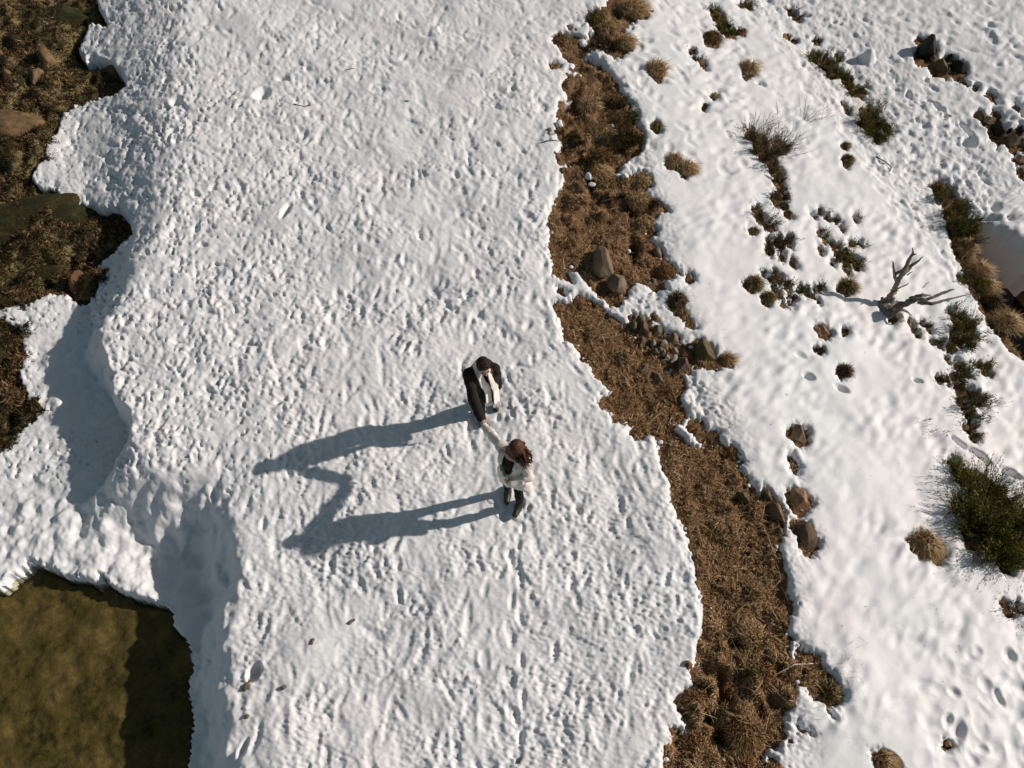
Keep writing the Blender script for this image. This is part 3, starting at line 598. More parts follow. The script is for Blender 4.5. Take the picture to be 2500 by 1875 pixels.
# ------------------------------------------------------------------ mesh helpers
def mesh_np(name, V, Fc, material=None, smooth=True, mats=None, midx=None):
    me = bpy.data.meshes.new(name)
    V = np.ascontiguousarray(V, dtype=np.float32); Fc = np.ascontiguousarray(Fc, dtype=np.int32)
    k = Fc.shape[1]
    me.vertices.add(len(V)); me.vertices.foreach_set('co', V.ravel())
    me.loops.add(Fc.size); me.loops.foreach_set('vertex_index', Fc.ravel())
    me.polygons.add(len(Fc)); me.polygons.foreach_set('loop_start', np.arange(0, Fc.size, k, dtype=np.int32))
    me.polygons.foreach_set('use_smooth', np.full(len(Fc), smooth, dtype=bool))
    if mats:
        for q in mats: me.materials.append(MAT[q])
        me.polygons.foreach_set('material_index', np.asarray(midx, dtype=np.int32))
    elif material: me.materials.append(MAT[material])
    me.update(calc_edges=True)
    return me
def put(name, me, parent=None, loc=None, label=None, cat=None, group=None, kind=None):
    o = bpy.data.objects.new(name, me)
    COL.objects.link(o)
    if parent is not None: o.parent = parent
    if loc is not None: o.location = loc
    if label: o['label'] = label
    if cat: o['category'] = cat
    if group: o['group'] = group
    if kind: o['kind'] = kind
    return o

# ------------------------------------------------------------------ footprints pressed into a height raster
RX0, RY0, RST = -9.0, -1.0, .016
RNX, RNY = 1250, 1190
foot = np.zeros((RNY, RNX), np.float32)
rng = np.random.default_rng(77)
def stamp(cx, cy, L, W, ang, depth, rim=.13, keep=1.0):
    R = max(L, W) * 2.1
    i0 = max(0, int((cx - R - RX0) / RST)); i1 = min(RNX, int((cx + R - RX0) / RST) + 1)
    j0 = max(0, int((cy - R - RY0) / RST)); j1 = min(RNY, int((cy + R - RY0) / RST) + 1)
    if i1 - i0 < 2 or j1 - j0 < 2: return
    X = RX0 + np.arange(i0, i1) * RST - cx; Y = (RY0 + np.arange(j0, j1) * RST - cy)[:, None]
    c, s = math.cos(ang), math.sin(ang)
    a = (X * c + Y * s) / L; b_ = (-X * s + Y * c) / W
    r = np.sqrt(a * a + b_ * b_) + 1e-6
    mk = np.exp(-r ** 2.8)
    sub = foot[j0:j1, i0:i1]
    sub *= (1 - .85 * mk * keep)
    sub -= depth * mk
    sub += depth * rim * np.exp(-((r - 1.35) / .28) ** 2)
def sector(px, py): return unproject(px, py, base, 12)
cnt = 0
# density weights by picture zone
cand_u = rng.uniform(-60, 2560, 16000); cand_v = rng.uniform(-60, 1930, 16000)
zx, zy, zz = unproject(cand_u, cand_v, base, 14)
dl, _ = line_dist(zx, zy, RIGHT); dl = dl * SR          # positive right of the strip
d2, _ = line_dist(zx, zy, RIGHT2); d2 = d2 * SR2
ld, _ = line_dist(zx, zy, LEFTW, LEFTV); ld = -ld * SL  # positive left of the edge
jac = 1.0
for k in range(len(zx)):
    u, v = cand_u[k], cand_v[k]
    if ld[k] > .2: continue
    dscale = max(.25, (zy[k] * ST + (H - zz[k]) * CT) / 11.5) ** 2.6      # picture-uniform candidates: thin out near, thicken far
    if dl[k] < -.15:
        if rng.random() > .50 * dscale: continue
        up = v < 800
        ang = math.radians(90 + rng.normal(0, 22 if not up else 38))
        if rng.random() < .15: ang = rng.uniform(0, math.pi)
        L = rng.uniform(.09, .17); W = rng.uniform(.035, .062); dp = rng.choice([.008, .014, .022, .034], p=[.28, .3, .24, .18]) * rng.uniform(.8, 1.2)
        if v > 1500 and u > 1250: dp *= .75
        stamp(zx[k], zy[k], L, W, ang, dp)
    elif dl[k] < .9 and v < 250:
        if rng.random() > .3 * dscale: continue
        stamp(zx[k], zy[k], rng.uniform(.09, .16), rng.uniform(.05, .08), rng.uniform(0, math.pi), rng.uniform(.02, .05))
    elif d2[k] > -.7:
        w = .50 if d2[k] < 1.8 else .16
        if v < 90 and u < 2100: w = .2
        if rng.random() > w * dscale: continue
        ang = math.radians(-48 + rng.normal(0, 30))
        stamp(zx[k], zy[k], rng.uniform(.09, .16), rng.uniform(.05, .08), ang, rng.uniform(.010, .042))
    elif v > 1480 and u > 2250 and (u - 2250) + (v - 1480) > 160:
        if rng.random() > .16: continue
        stamp(zx[k], zy[k], rng.uniform(.09, .15), rng.uniform(.06, .09), math.radians(-50 + rng.normal(0, 40)), rng.uniform(.008, .028))
    elif v < 420 and u < 2100 and (dl[k] < 3.2):
        if rng.random() > .12 * dscale: continue
        stamp(zx[k], zy[k], rng.uniform(.09, .15), rng.uniform(.05, .08), math.radians(-50 + rng.normal(0, 40)), rng.uniform(.012, .035))
for (ax, ay), (bx, by) in (((1262, 1800), (1258, 1275)), ((1340, 640), (1215, 985)), ((1120, 420), (1172, 870))):      # the trails the two walked in on
    n_ = int(math.hypot(bx - ax, by - ay) / 46)
    for k in range(n_):
        t = k / n_; s_ = 10 if k % 2 else -10
        L_ = math.hypot(bx - ax, by - ay)
        DENTS.append((ax + (bx - ax) * t + s_ * (by - ay) / L_ + rng.normal(0, 3), ay + (by - ay) * t - s_ * (bx - ax) / L_ + rng.normal(0, 4), 8, 20 - 6 * (ay < 1000), math.degrees(math.atan2(by - ay, bx - ax)) - 90 + rng.normal(0, 8), .045))
for (u, v, rx, ry, an, dp) in DENTS + [(a, b_, c, d, e, -f) for a, b_, c, d, e, f in MOUNDS]:
    x, y, z = sector(u, v)
    s_ = F / (y * ST + (H - z) * CT)
    stamp(float(x), float(y), rx / s_, ry / s_ * 1.1, -math.radians(an), dp, .12)
def foot_at(x, y):
    u = (x - RX0) / RST; v = (y - RY0) / RST
    ok = (u > 0) & (u < RNX - 2) & (v > 0) & (v < RNY - 2)
    u = np.clip(u, 0, RNX - 2.001); v = np.clip(v, 0, RNY - 2.001)
    i = u.astype(int); j = v.astype(int); fu = u - i; fv = v - j
    return np.where(ok, (foot[j, i] * (1 - fu) + foot[j, i + 1] * fu) * (1 - fv) + (foot[j + 1, i] * (1 - fu) + foot[j + 1, i + 1] * fu) * fv, 0)

T_SNOW = .09
def snow_height(x, y, full=True):
    zb = base(x, y)
    L, S, sc_, u, v = bare_px(x, y, zb)
    dl, _ = line_dist(x, y, RIGHT); dl = dl * SR
    d2, _ = line_dist(x, y, RIGHT2); d2 = d2 * SR2
    ld, _ = line_dist(x, y, LEFTW, LEFTV); ld = -ld * SL
    plateau = 1 - sstep(-.1, .5, dl)
    wl_ = sstep(950, 480, u) * plateau
    mottled = np.clip(wl_ * sstep(60, 260, v) * sstep(1330, 1100, v) + sstep(-.2, .3, ld) * (1 - sstep(1150, 1250, v)), 0, 1)
    bank = sstep(-.05, .25, ld) * sstep(1120, 1230, v)          # the smooth shaded bank above the pond
    hollow = sstep(0, .15, ld) * sstep(800, 850, v) * sstep(1090, 1010, v) * sstep(70, 120, u)
    smoothz = np.clip(bank + hollow, 0, 1)
    mottled = mottled * (1 - smoothz)
    z = zb + (.012 + .004 * plateau) * samp(N_big, x, y)
    big2 = samp(N_pit2, x, y)
    tr = samp(N_tramp, x, y); lu = samp(N_lump, x, y); fi = samp(N_fine, x, y); pt = samp(N_pit, x, y)
    mid = plateau * (1 - smoothz)
    vary = np.clip(.85 + .32 * samp(N_big, x + 6, y + 2) + .15 * samp(N_hum, x - 5, y), .35, 1.5)
    z = z + mid * vary * (.0060 * tr + .004 * big2 + .0018 * lu + .0009 * fi)
    clus = np.clip(.75 + .4 * samp(N_hum, x, y) + .25 * samp(N_big, x - 3, y), .15, 1.5)
    z = z - mottled * clus * (.040 * np.clip(pt - .75, 0, 1.5) + .045 * np.clip(big2 - 1.2, 0, 1.2) + .002 * lu - .006 * big2)
    z = z + smoothz * (.016 * big2 + .002 * lu + .004 * pt)
    right = 1 - plateau
    track = np.clip(sstep(-.8, -.2, d2) * sstep(2.6, 1.6, d2) + .35 * sstep(1.6, 2.6, d2), 0, 1) * right
    z = z + right * ((.0065 + .0045 * np.clip(samp(N_big, x + 4, y), -1.2, 2)) * samp(N_cup, x, y) + .004 * samp(N_hum, x, y) + .0006 * samp(N_mic, x, y) + .0003 * lu) + track * (.007 * tr + .003 * lu + .002 * fi)
    z = z + foot_at(x, y) * np.where(plateau > .5, .55 + .45 * vary, 1)
    # edge of the snow: rounded lip above the soil, a thick wall beside the river
    s_m = -np.maximum(S, -60) / sc_ + .006 * lu
    g = np.sqrt(np.clip(s_m / .11, 0, 1))
    g = g * (2 - g)
    z = z - (T_SNOW + .07) * (1 - g)
    gully = psdf(x, y, GULLY, .5)
    sl = -np.maximum(L, -60) / sc_ + .010 * lu
    g = np.clip(sl / .07, 0, 1) ** .5
    g = sstep(0, 1, g); z = z * g + (-1.2) * (1 - g)
    return z, L, S, sc_, u, v

def grid_axis(lo, hi, st, glo, ghi):
    core = list(np.arange(lo, hi, st))
    s = st; a = core[0]; pre = []
    while a > glo: s *= 1.16; a -= s; pre.append(a)
    s = st; a = core[-1]; post = []
    while a < ghi: s *= 1.16; a += s; post.append(a)
    return np.array(pre[::-1] + core + post)
def terrain(step, fn, keep, name, material, kind='structure'):
    U = grid_axis(-110, 2610, step, -5200, 7700); V_ = grid_axis(-100, 1975, step, -1050, 3300)
    uu, vv = np.meshgrid(U, V_)
    x, y = at_z(uu, vv, 0.0)
    # slide the grid towards the real surface so that its density follows the ground
    z0 = base(x, y)
    x, y = at_z(uu, vv, z0 * .7)
    z, kp = fn(x, y)
    nx, ny = len(U), len(V_)
    idx = np.arange(nx * ny).reshape(ny, nx)
    q = np.stack([idx[:-1, :-1], idx[1:, :-1], idx[1:, 1:], idx[:-1, 1:]], -1).reshape(-1, 4)
    kk = kp.ravel()
    q = q[(kk[q]).any(1)]
    used = np.zeros(nx * ny, bool); used[q.ravel()] = True
    re = np.cumsum(used) - 1
    V = np.stack([x.ravel(), y.ravel(), z.ravel()], 1)[used]
    me = mesh_np(name, V, re[q], material)
    return put(name, me, kind=kind)
def snow_fn(x, y):
    z, L, S, sc_, u, v = snow_height(x, y)
    return z, (L < 22) & (S < 12)
snow_obj = terrain(3.3, snow_fn, None, 'snow', 'snow')
snow_obj['label'] = 'trampled and melting snow over the whole slope'
HOLLOWS = [(1400, 245, 24, 20, .22), (1413, 262, 14, 12, .2), (1445, 428, 12, 34, .16), (1430, 408, 14, 12, .12), (1543, 500, 10, 20, .2), (1558, 522, 8, 12, .2), (1548, 600, 10, 26, .22),
 (1810, 1572, 28, 15, .26), (1765, 1650, 14, 26, .2), (1720, 1685, 24, 14, .22), (1775, 1700, 20, 22, .2), (1875, 1628, 12, 12, .16), (1872, 1672, 11, 10, .16), (1770, 1790, 22, 26, .3), (1745, 1752, 24, 14, .2), (1725, 1852, 8, 24, .18), (1820, 1862, 10, 22, .18),
 (1805, 1215, 18, 14, .12), (1597, 915, 9, 16, .1), (1965, 1640, 10, 14, .12), (1878, 1265, 8, 22, .12), (1640, 895, 22, 18, .1)]
def soil_height(x, y):
    zb = base(x, y)
    L, S, sc_, u, v = bare_px(x, y, zb)
    z = zb - T_SNOW + .013 * samp(N_soil, x, y) + .020 * samp(N_hum, x, y) + .006 * samp(N_lump, x, y)
    rough = sstep(1480, 1560, v) * sstep(1600, 1650, u) * sstep(2000, 1950, u)
    rough = np.maximum(rough, sstep(560, 520, v) * sstep(1300, 1340, u) * sstep(1650, 1600, u) * .6)
    z = z + rough * (.045 * samp(N_hum, x + 3, y) + .02 * samp(N_pit2, x, y))
    for hx, hy, rx, ry, dp in HOLLOWS:
        m = (np.abs(u - hx) < rx * 3) & (np.abs(v - hy) < ry * 3)
        if m.any():
            r = ((u[m] - hx) / rx) ** 2 + ((v[m] - hy) / ry) ** 2
            z[m] -= dp * np.exp(-r ** 1.6)
    return z, L, S
def soil_fn(x, y):
    z, L, S = soil_height(x, y)
    return z, (S > -22) & (x > -2.5)
soil_obj = terrain(4.2, soil_fn, None, 'ground', 'soil')
soil_obj['label'] = 'bare brown earth showing between the snowfields'
def bed_height(x, y):
    zb = base(x, y)
    _, v, _ = project(x, y, zb)
    land = sstep(1330, 1180, v)
    z = -.85 + .012 * samp(N_big, x, y) + .006 * samp(N_pit2, x, y) + .003 * samp(N_pit, x, y) + .008 * samp(N_hum, x, y)
    z = z + land * (.16 + .030 * samp(N_hum, x, y) + .008 * samp(N_pit2, x, y) + .003 * samp(N_pit, x, y) + .055 * samp(N_big, x, y))
    return z
def bed_fn(x, y):
    L, S, sc_, u, v = bare_px(x, y)
    return bed_height(x, y) - .35 * sstep(6, -14, L), (L > -105) & (x < -2)
bed_obj = terrain(6.5, bed_fn, None, 'riverbed', 'riverbed')
bed_obj['label'] = 'mossy brown stream bed seen through shallow water'
# water sheets
WZ = -.80
def sheet(name, pts, z, material, **kw):
    w = [(at_z(px, py, z)) for px, py in pts]
    me = bpy.data.meshes.new(name); me.from_pydata([(float(a), float(b_), z) for a, b_ in w], [], [list(range(len(w)))]); me.materials.append(MAT[material])
    return put(name, me, **kw)
sheet('water', [(-1500, 1250), (300, 1250), (520, 1380), (560, 1700), (560, 2700), (-1500, 2700)], WZ, 'water', kind='structure', label='shallow clear stream water along the left edge')
m, n, l, b = new_mat('deep_water', .05, .5)
out = n['Material Output']; n.remove(b)
tr = n.new('ShaderNodeBsdfTransparent'); tr.inputs[0].default_value = (.22, .24, .26, 1)
gl = n.new('ShaderNodeBsdfGlossy'); gl.inputs['Roughness'].default_value = .08
fr = n.new('ShaderNodeFresnel'); fr.inputs[0].default_value = 1.2
mx = n.new('ShaderNodeMixShader'); l.new(fr.outputs[0], mx.inputs[0]); l.new(tr.outputs[0], mx.inputs[1]); l.new(gl.outputs[0], mx.inputs[2]); l.new(mx.outputs[0], out.inputs[0])
_x, _y, _z = unproject(np.array([2430., 2470., 2500., 2520., 2560., 2480.]), np.array([600., 640., 660., 760., 900., 720.]), base, 40)
print('gully floor', list(zip(_x.round(2), _y.round(2), _z.round(2))))
GW = float(_z.min()) + .12
me = bpy.data.meshes.new('pool'); me.from_pydata([(a_, b_, GW) for a_, b_ in GULLY], [], [list(range(len(GULLY)))]); me.materials.append(MAT['deep_water'])
put('pool', me, kind='structure', label='dark pool at the bottom of the gully by the right edge')

# ------------------------------------------------------------------ ground lookups for placing things
def snow_z(x, y):
    z = snow_height(np.atleast_1d(np.asarray(x, float)), np.atleast_1d(np.asarray(y, float)))[0]
    return z
def soil_z(x, y):
    return soil_height(np.atleast_1d(np.asarray(x, float)), np.atleast_1d(np.asarray(y, float)))[0]
def spot(px, py):
    x, y, z = unproject(np.array([px]), np.array([py]), lambda a, b_: base(a, b_) - T_SNOW * .7, 25)
    x, y = float(x[0]), float(y[0]); z = float(base(x, y)) - T_SNOW
    return x, y, z
def mpp(x, y, z): return (y * ST + (H - z) * CT) / F      # metres per picture unit there
def lift(px, py, h):
    """point that projects to px,py at height h above the ground under it"""
    x, y, z = unproject(np.array([px]), np.array([py]), lambda a, b_: base(a, b_) + h, 30)
    return Vector((float(x[0]), float(y[0]), float(z[0])))

# ------------------------------------------------------------------ stones: convex faceted lumps
def ico(sub):
    import bmesh
    bm = bmesh.new(); bmesh.ops.create_icosphere(bm, subdivisions=sub, radius=1)
    V = np.array([v.co[:] for v in bm.verts]); Fc = np.array([[v.index for v in f.verts] for f in bm.faces]); bm.free()
    return V, Fc
ICO = {k: ico(k) for k in (2, 3, 4, 5)}
def stone_mesh(seed, sub, sx, sy, sz, material, ncut=8, soft=.02, rot=None):
    r = np.random.default_rng(seed)
    D, Fc = ICO[sub]
    nrm = r.standard_normal((ncut, 3)); nrm /= np.linalg.norm(nrm, axis=1)[:, None]
    off = r.uniform(.58, .95, ncut)
    if rot is not None:                       # ridge shaped for shading: broad faces turned to the sun and away
        c_, s_ = math.cos(rot), math.sin(rot)
        for (wx, wy, wz, o_) in ((.80, -.1, .58, .52 + .1 * r.random()), (-.88, .1, .42, .42 + .12 * r.random()), (.1, -.85, .5, .68)):
            v_ = np.array([wx * c_ + wy * s_, -wx * s_ + wy * c_, wz]); v_ += r.normal(0, .10, 3); v_ /= np.linalg.norm(v_)
            nrm = np.vstack([nrm, v_]); off = np.append(off, o_)
    dots = D @ nrm.T
    rr = np.where(dots > 1e-3, off / np.maximum(dots, 1e-3), 9)
    rad = np.minimum(rr.min(1), 1.12)
    # a little wear: blend with a soft minimum and noise
    k = 14.0
    softr = -np.log(np.exp(-k * np.minimum(rr, 1.4)).sum(1) + np.exp(-k * 1.15)) / k
    rad = .82 * rad + .18 * softr
    ph = r.uniform(0, 6, 6)
    nz = sum(np.sin(D[:, i % 3] * (5 + 3 * i) + D[:, (i + 1) % 3] * (4 + 2 * i) + ph[i]) for i in range(6)) / 6
    rad = rad * (1 + soft * nz)
    V = D * rad[:, None] * np.array([sx, sy, sz])
    return mesh_np('stone', V, Fc, material, smooth=False)
def add_stone(seed, name, px, py, a, b_, an, hr, bury, colr, lab, grp=None, zoff=0.0, cat=None, sub=None):
    x, y, z = spot(px, py)
    s = mpp(x, y, z)
    if a <= 14: a = a * 1.15; b_ = b_ * 1.15; zoff += .012
    A = a * s; B = b_ * s / .92
    Hh = min(A, B) * hr * 1.3
    sb = sub or (4 if a > 14 else 3)
    me = stone_mesh(seed, sb, A, B, Hh, 'rock_' + colr, rot=-math.radians(an))
    o = put(name, me, None, (x, y, z + Hh * (1 - 2 * bury) * .55 + zoff), lab, cat or ('boulder' if name == 'boulder' else 'rock'), grp)
    rr = np.random.default_rng(seed + 500)
    o.rotation_euler = (rr.uniform(-.12, .12), rr.uniform(-.12, .12), -math.radians(an))
    return o
for i, (nm, px, py, a, b_, an, hr, bury, colr, lab, grp) in enumerate(ROCKS):
    add_stone(1000 + i, nm, px, py, a, b_, an, hr, bury, colr, lab, grp)

# boulders and stones in the stream on the left
BED = [
 ('boulder', 40, 318, 105, 52, 8, 'bed', .34, 'large smooth tan brown boulder at the left edge of the stream'),
 ('boulder', 236, 198, 62, 32, 12, 'moss', .22, 'brown mossy boulder pushing against the snow in the upper left'),
 ('rock', 278, 190, 22, 18, 30, 'bed', .26, 'orange brown stone under the snow edge in the upper left'),
 ('rock', 130, 165, 18, 26, -20, 'bed', .24, 'pale upright stone in the dark part of the stream, upper left'),
 ('rock', 104, 215, 12, 26, 10, 'bed', .22, 'pale narrow stone below the upright one in the dark part of the stream'),
 ('rock', 32, 200, 14, 12, 0, 'bed', .22, 'small pale stone near the left edge in the dark part of the stream'),
 ('rock', 6, 143, 14, 14, 0, 'bed', .22, 'pale stone cut by the left edge of the picture in the stream'),
 ('boulder', 60, 225, 40, 20, 10, 'moss', .16, 'low mossy stone between the pale narrow stone and the left edge'),
 ('boulder', 150, 60, 70, 34, -10, 'moss', .22, 'mossy olive mound at the top left'),
 ('boulder', 60, 110, 55, 30, 10, 'moss', .18, 'brown green mound left of the mossy olive one at the top left'),
 ('boulder', 190, 110, 50, 26, 20, 'moss', .18, 'dark mossy stone beside the pointed snow tip at the top left'),
 ('boulder', 45, 30, 55, 28, 5, 'moss', .20, 'darkest green mound in the corner at the top left'),
 ('boulder', 90, 560, 170, 78, -14, 'moss', .24, 'wide olive green mossy boulder filling the middle stream pool'),
 ('boulder', 15, 490, 70, 34, 10, 'moss', .14, 'flat mossy stone at the left edge above the wide olive boulder'),
 ('boulder', 60, 675, 90, 34, -8, 'moss', .10, 'low olive slab at the bottom of the middle stream pool'),
 ('boulder', 22, 1010, 42, 58, 5, 'moss', .16, 'yellowish mossy boulder at the left edge, in the small dark pool'),
 ('boulder', 8, 880, 30, 44, 0, 'moss', .10, 'dark mossy stone at the left edge above the yellowish boulder'),
 ('rock', 205, 700, 22, 26, 20, 'red', .30, 'dark red stone in the small melt hole at the left'),
]
for i, (nm, px, py, a, b_, an, colr, hh, lab) in enumerate(BED):
    x, y = at_z(px, py, WZ - .05); x, y = float(x), float(y)
    zb = float(bed_height(np.array([x]), np.array([y]))[0])
    s = mpp(x, y, WZ)
    A, B = a * s, b_ * s / .9
    me = stone_mesh(4000 + i, 5 if a > 60 else 4, A, B, hh * 1.1, 'rock_' + colr, ncut=(7 if colr != 'moss' else 16), soft=(.05 if colr != 'moss' else .09))
    for p_ in me.polygons: p_.use_smooth = True
    top = max(WZ, zb) + (.13 if colr == 'bed' or colr == 'red' else .0)
    o = put(nm, me, None, (x, y, top - hh * .85), lab, 'boulder' if nm == 'boulder' else 'rock', 'stones lying in the stream')
    o.rotation_euler = (0, 0, -math.radians(an))

# ------------------------------------------------------------------ ribbons of two quads standing for blades, twigs and leaves
def blades_mesh(P0, P1, P2, W, side, material, mats=None, midx=None):
    """each blade: base, middle, tip with widths W, W*.8, W*.15"""
    n_ = len(P0)
    s = side * W[:, None]
    V = np.stack([P0 - s, P0 + s, P1 - s * .8, P1 + s * .8, P2 - s * .2, P2 + s * .2], 1).reshape(-1, 3)
    i0 = np.arange(n_)[:, None] * 6
    q = np.concatenate([i0 + np.array([[0, 1, 3, 2]]), i0 + np.array([[2, 3, 5, 4]])], 1).reshape(-1, 4)
    return mesh_np('blades', V, q, material, smooth=False)
def tuft_blades(r, n_, R, h, lean, wid=.0028, messy=False):
    """tussock: blades rooted in a small disc, arching outward"""
    th = r.uniform(0, 2 * math.pi, n_); rad = R * np.sqrt(r.uniform(0, 1, n_)) * .75
    P0 = np.stack([rad * np.cos(th), rad * np.sin(th), np.full(n_, -.05)], 1)
    P0[:, 2] += .25 * h * (1 - (rad / R) ** 2)
    pref = r.uniform(0, 2 * math.pi); th2 = np.where(r.random(n_) < .55, pref + r.normal(0, .7, n_), th + r.normal(0, .5, n_))
    if messy: th2 = np.where(r.random(n_) < .5, pref + r.normal(0, .9, n_), r.uniform(0, 2 * math.pi, n_)); R = R * 1.15; P0[:, :2] *= 1.35
    out = r.uniform(.35, 1.0, n_) * h
    hh = h * r.uniform(.45, 1.0, n_) * (1 - .45 * rad / R)
    dx = np.cos(th2) * out + lean[0] * h; dy = np.sin(th2) * out + lean[1] * h
    P1 = P0 + np.stack([dx * .35, dy * .35, hh * .8 + .03], 1)
    P2 = P0 + np.stack([dx * 1.0, dy * 1.0, hh * r.uniform(.35, .95, n_)], 1)
    W = r.uniform(.6, 1.25, n_) * wid
    side = np.stack([-np.sin(th2), np.cos(th2), np.zeros(n_)], 1)
    tw = r.normal(0, .5, n_)
    side = side * np.cos(tw)[:, None]; side[:, 2] += np.sin(tw)
    return P0, P1, P2, W, side
def messy0(px, py): return 1300 < px < 1640 and 200 < py < 700
for i, (px, py, rr, h, pal, nb, ln, lab) in enumerate(TUSS):
    if (px < 1950 and py > 900) and i % 2: pal = 'rust'
    r = np.random.default_rng(7000 + i)
    x, y, z = spot(px - ln[0] * rr * .4, py + h * 34 * (165 / 165) * .35 + ln[1] * 3)
    s = mpp(x, y, z); R = rr * s
    n_ = int(nb * 1.5)
    if px < 1900 and py > 900: h *= .5
    elif messy0(px, py): h *= .75
    messy = (1300 < px < 1640 and py < 700) or (px < 1950 and py > 900)
    P0, P1, P2, W, sd = tuft_blades(r, n_, R * .9, min(h, R * 1.4), ln, .0042, messy)
    me = blades_mesh(P0, P1, P2, W, sd, 'grass_' + pal)
    put('dry_grass_tussock', me, None, (x, y, z), lab, 'grass tussock', 'dry grass tussocks')

# ------------------------------------------------------------------ shrubs: twigs set with small leaves
def shrub_parts(r, lobes, z0, origin, dens, twiggy):
    LP0, LP1, LP2, LW, LS = [], [], [], [], []
    TP0, TP1, TP2, TW, TS = [], [], [], [], []
    for (cx, cy, cz, R, h) in lobes:
        ns = int(max(12, 1600 * R * R * dens))
        ns = min(ns, 900)
        nc = max(4, ns // 13); ci = r.integers(0, nc, ns)
        th = r.uniform(0, 2 * math.pi, nc)[ci] + r.normal(0, .16, ns); q = np.clip(np.sqrt(r.uniform(0, 1, nc))[ci] + r.normal(0, .07, ns), 0, 1.1)
        b0 = np.stack([cx + np.cos(th) * q * R * .45, cy + np.sin(th) * q * R * .45, np.full(ns, cz - .03)], 1)
        tilt = q * 1.15 + r.normal(0, .15, ns)
        ln = np.maximum(h * 1.05, R * .8) * r.uniform(.6, 1.2, nc)[ci] * r.uniform(.7, 1.05, ns)
        dirv = np.stack([np.sin(tilt) * np.cos(th), np.sin(tilt) * np.sin(th), np.cos(tilt) * h / max(R, .05) * .75], 1)
        dirv /= np.linalg.norm(dirv, axis=1)[:, None]
        mid = b0 + dirv * (ln * .5)[:, None] + r.normal(0, .02, (ns, 3))
        tip = b0 + dirv * ln[:, None] + r.normal(0, .03, (ns, 3)) + np.array([0, 0, 1]) * (ln * .10)[:, None]
        side = np.cross(dirv, r.normal(0, 1, (ns, 3))); side /= np.linalg.norm(side, axis=1)[:, None] + 1e-9
        TP0.append(b0); TP1.append(mid); TP2.append(tip + dirv * (ln * (.12 if twiggy < .5 else .35))[:, None]); TW.append(r.uniform(.002, .004, ns)); TS.append(side)
        nl = int((13 if twiggy < .5 else 6) * dens ** .5)
        for k in range(nl):
            t = r.uniform(.25, 1.0, ns)
            p_ = np.where((t < .5)[:, None], b0 + (mid - b0) * (t * 2)[:, None], mid + (tip - mid) * ((t - .5) * 2)[:, None])
            p_ = p_ + r.normal(0, .009, (ns, 3))
            dv = dirv * 1.25 + r.normal(0, .5, (ns, 3)); dv /= np.linalg.norm(dv, axis=1)[:, None] + 1e-9
            L_ = r.uniform(.025, .055, ns)
            s2 = np.cross(dv, r.normal(0, 1, (ns, 3))); s2 /= np.linalg.norm(s2, axis=1)[:, None] + 1e-9
            LP0.append(p_); LP1.append(p_ + dv * (L_ * .5)[:, None]); LP2.append(p_ + dv * L_[:, None]); LW.append(r.uniform(.0045, .009, ns) * (1.25 - .6 * t)); LS.append(s2)
    cat_ = np.concatenate
    o = np.array(origin)
    return (cat_(LP0) - o, cat_(LP1) - o, cat_(LP2) - o, cat_(LW), cat_(LS)), (cat_(TP0) - o, cat_(TP1) - o, cat_(TP2) - o, cat_(TW), cat_(TS))
def leaf_quads(P0, P1, P2, W, side, material):
    n_ = len(P0); s = side * W[:, None]
    V = np.stack([P0, P1 - s, P2, P1 + s], 1).reshape(-1, 3)
    q = np.arange(n_)[:, None] * 4 + np.array([[0, 1, 2, 3]])
    return mesh_np('leaves', V, q, material, smooth=False)
nleaf = 0
for i, (lobes, pal, dn, lab) in enumerate(SHRUBS):
    r = np.random.default_rng(9000 + i)
    L_ = []
    for (px, py, rr, h) in lobes:
        h = h * .78
        x, y, z = spot(px - rr * .12, py + h * 42)
        s = mpp(x, y, z)
        L_.append((x, y, z + .02, rr * s * 1.08, h))
    ox, oy, oz = L_[0][:3]
    a, t = shrub_parts(r, L_, oz, (ox, oy, oz), dn, 1.0 if pal == 'twig' else .0)
    nleaf += len(a[0])
    root = bpy.data.objects.new('shrub', None); COL.objects.link(root); root.location = (ox, oy, oz)
    root['label'] = lab; root['category'] = 'shrub'; root['group'] = 'low shrubs in the snow'
    root.empty_display_size = .1
    put('foliage', leaf_quads(*a, 'leaf_' + pal), root, kind='stuff')
    put('twigs', blades_mesh(*t[:3], t[3], t[4], 'twigs'), root, kind='stuff')
    # bare twigs for the tall bushes
    if 'bare twigs' in lab or 'twiggy bush on the lower' in lab:
        P0, P1, P2, W, S_ = [], [], [], [], []
        for (x, y, z, R, h) in L_:
            for k in range(15):
                an = r.uniform(-.3, 1.9); l = r.uniform(.35, .85) * (1 if 'bare' in lab else .65)
                d = Vector((math.cos(an), math.sin(an), r.uniform(.25, .8))).normalized()
                b0 = Vector((x + r.uniform(-R, R) * .4, y + r.uniform(-R, R) * .4, z))
                side = d.cross(Vector((0, 0, 1))).normalized()
                P0.append(b0); P1.append(b0 + d * l * .5 + Vector((0, 0, .03))); P2.append(b0 + d * l); W.append(.0035); S_.append(side)
                for q in range(3):
                    f = r.uniform(.4, .85); c = b0 + d * l * f; d2_ = (d + Vector(r.normal(0, .45, 3))).normalized(); l2 = l * .35
                    P0.append(c); P1.append(c + d2_ * l2 * .5); P2.append(c + d2_ * l2); W.append(.0025); S_.append(d2_.cross(Vector((0, 0, 1))).normalized())
        o_ = np.array([ox, oy, oz])
        put('bare_twigs', blades_mesh(np.array(P0) - o_, np.array(P1) - o_, np.array(P2) - o_, np.array(W), np.array(S_), 'twigs'), root, kind='stuff')
print('leaves', nleaf)

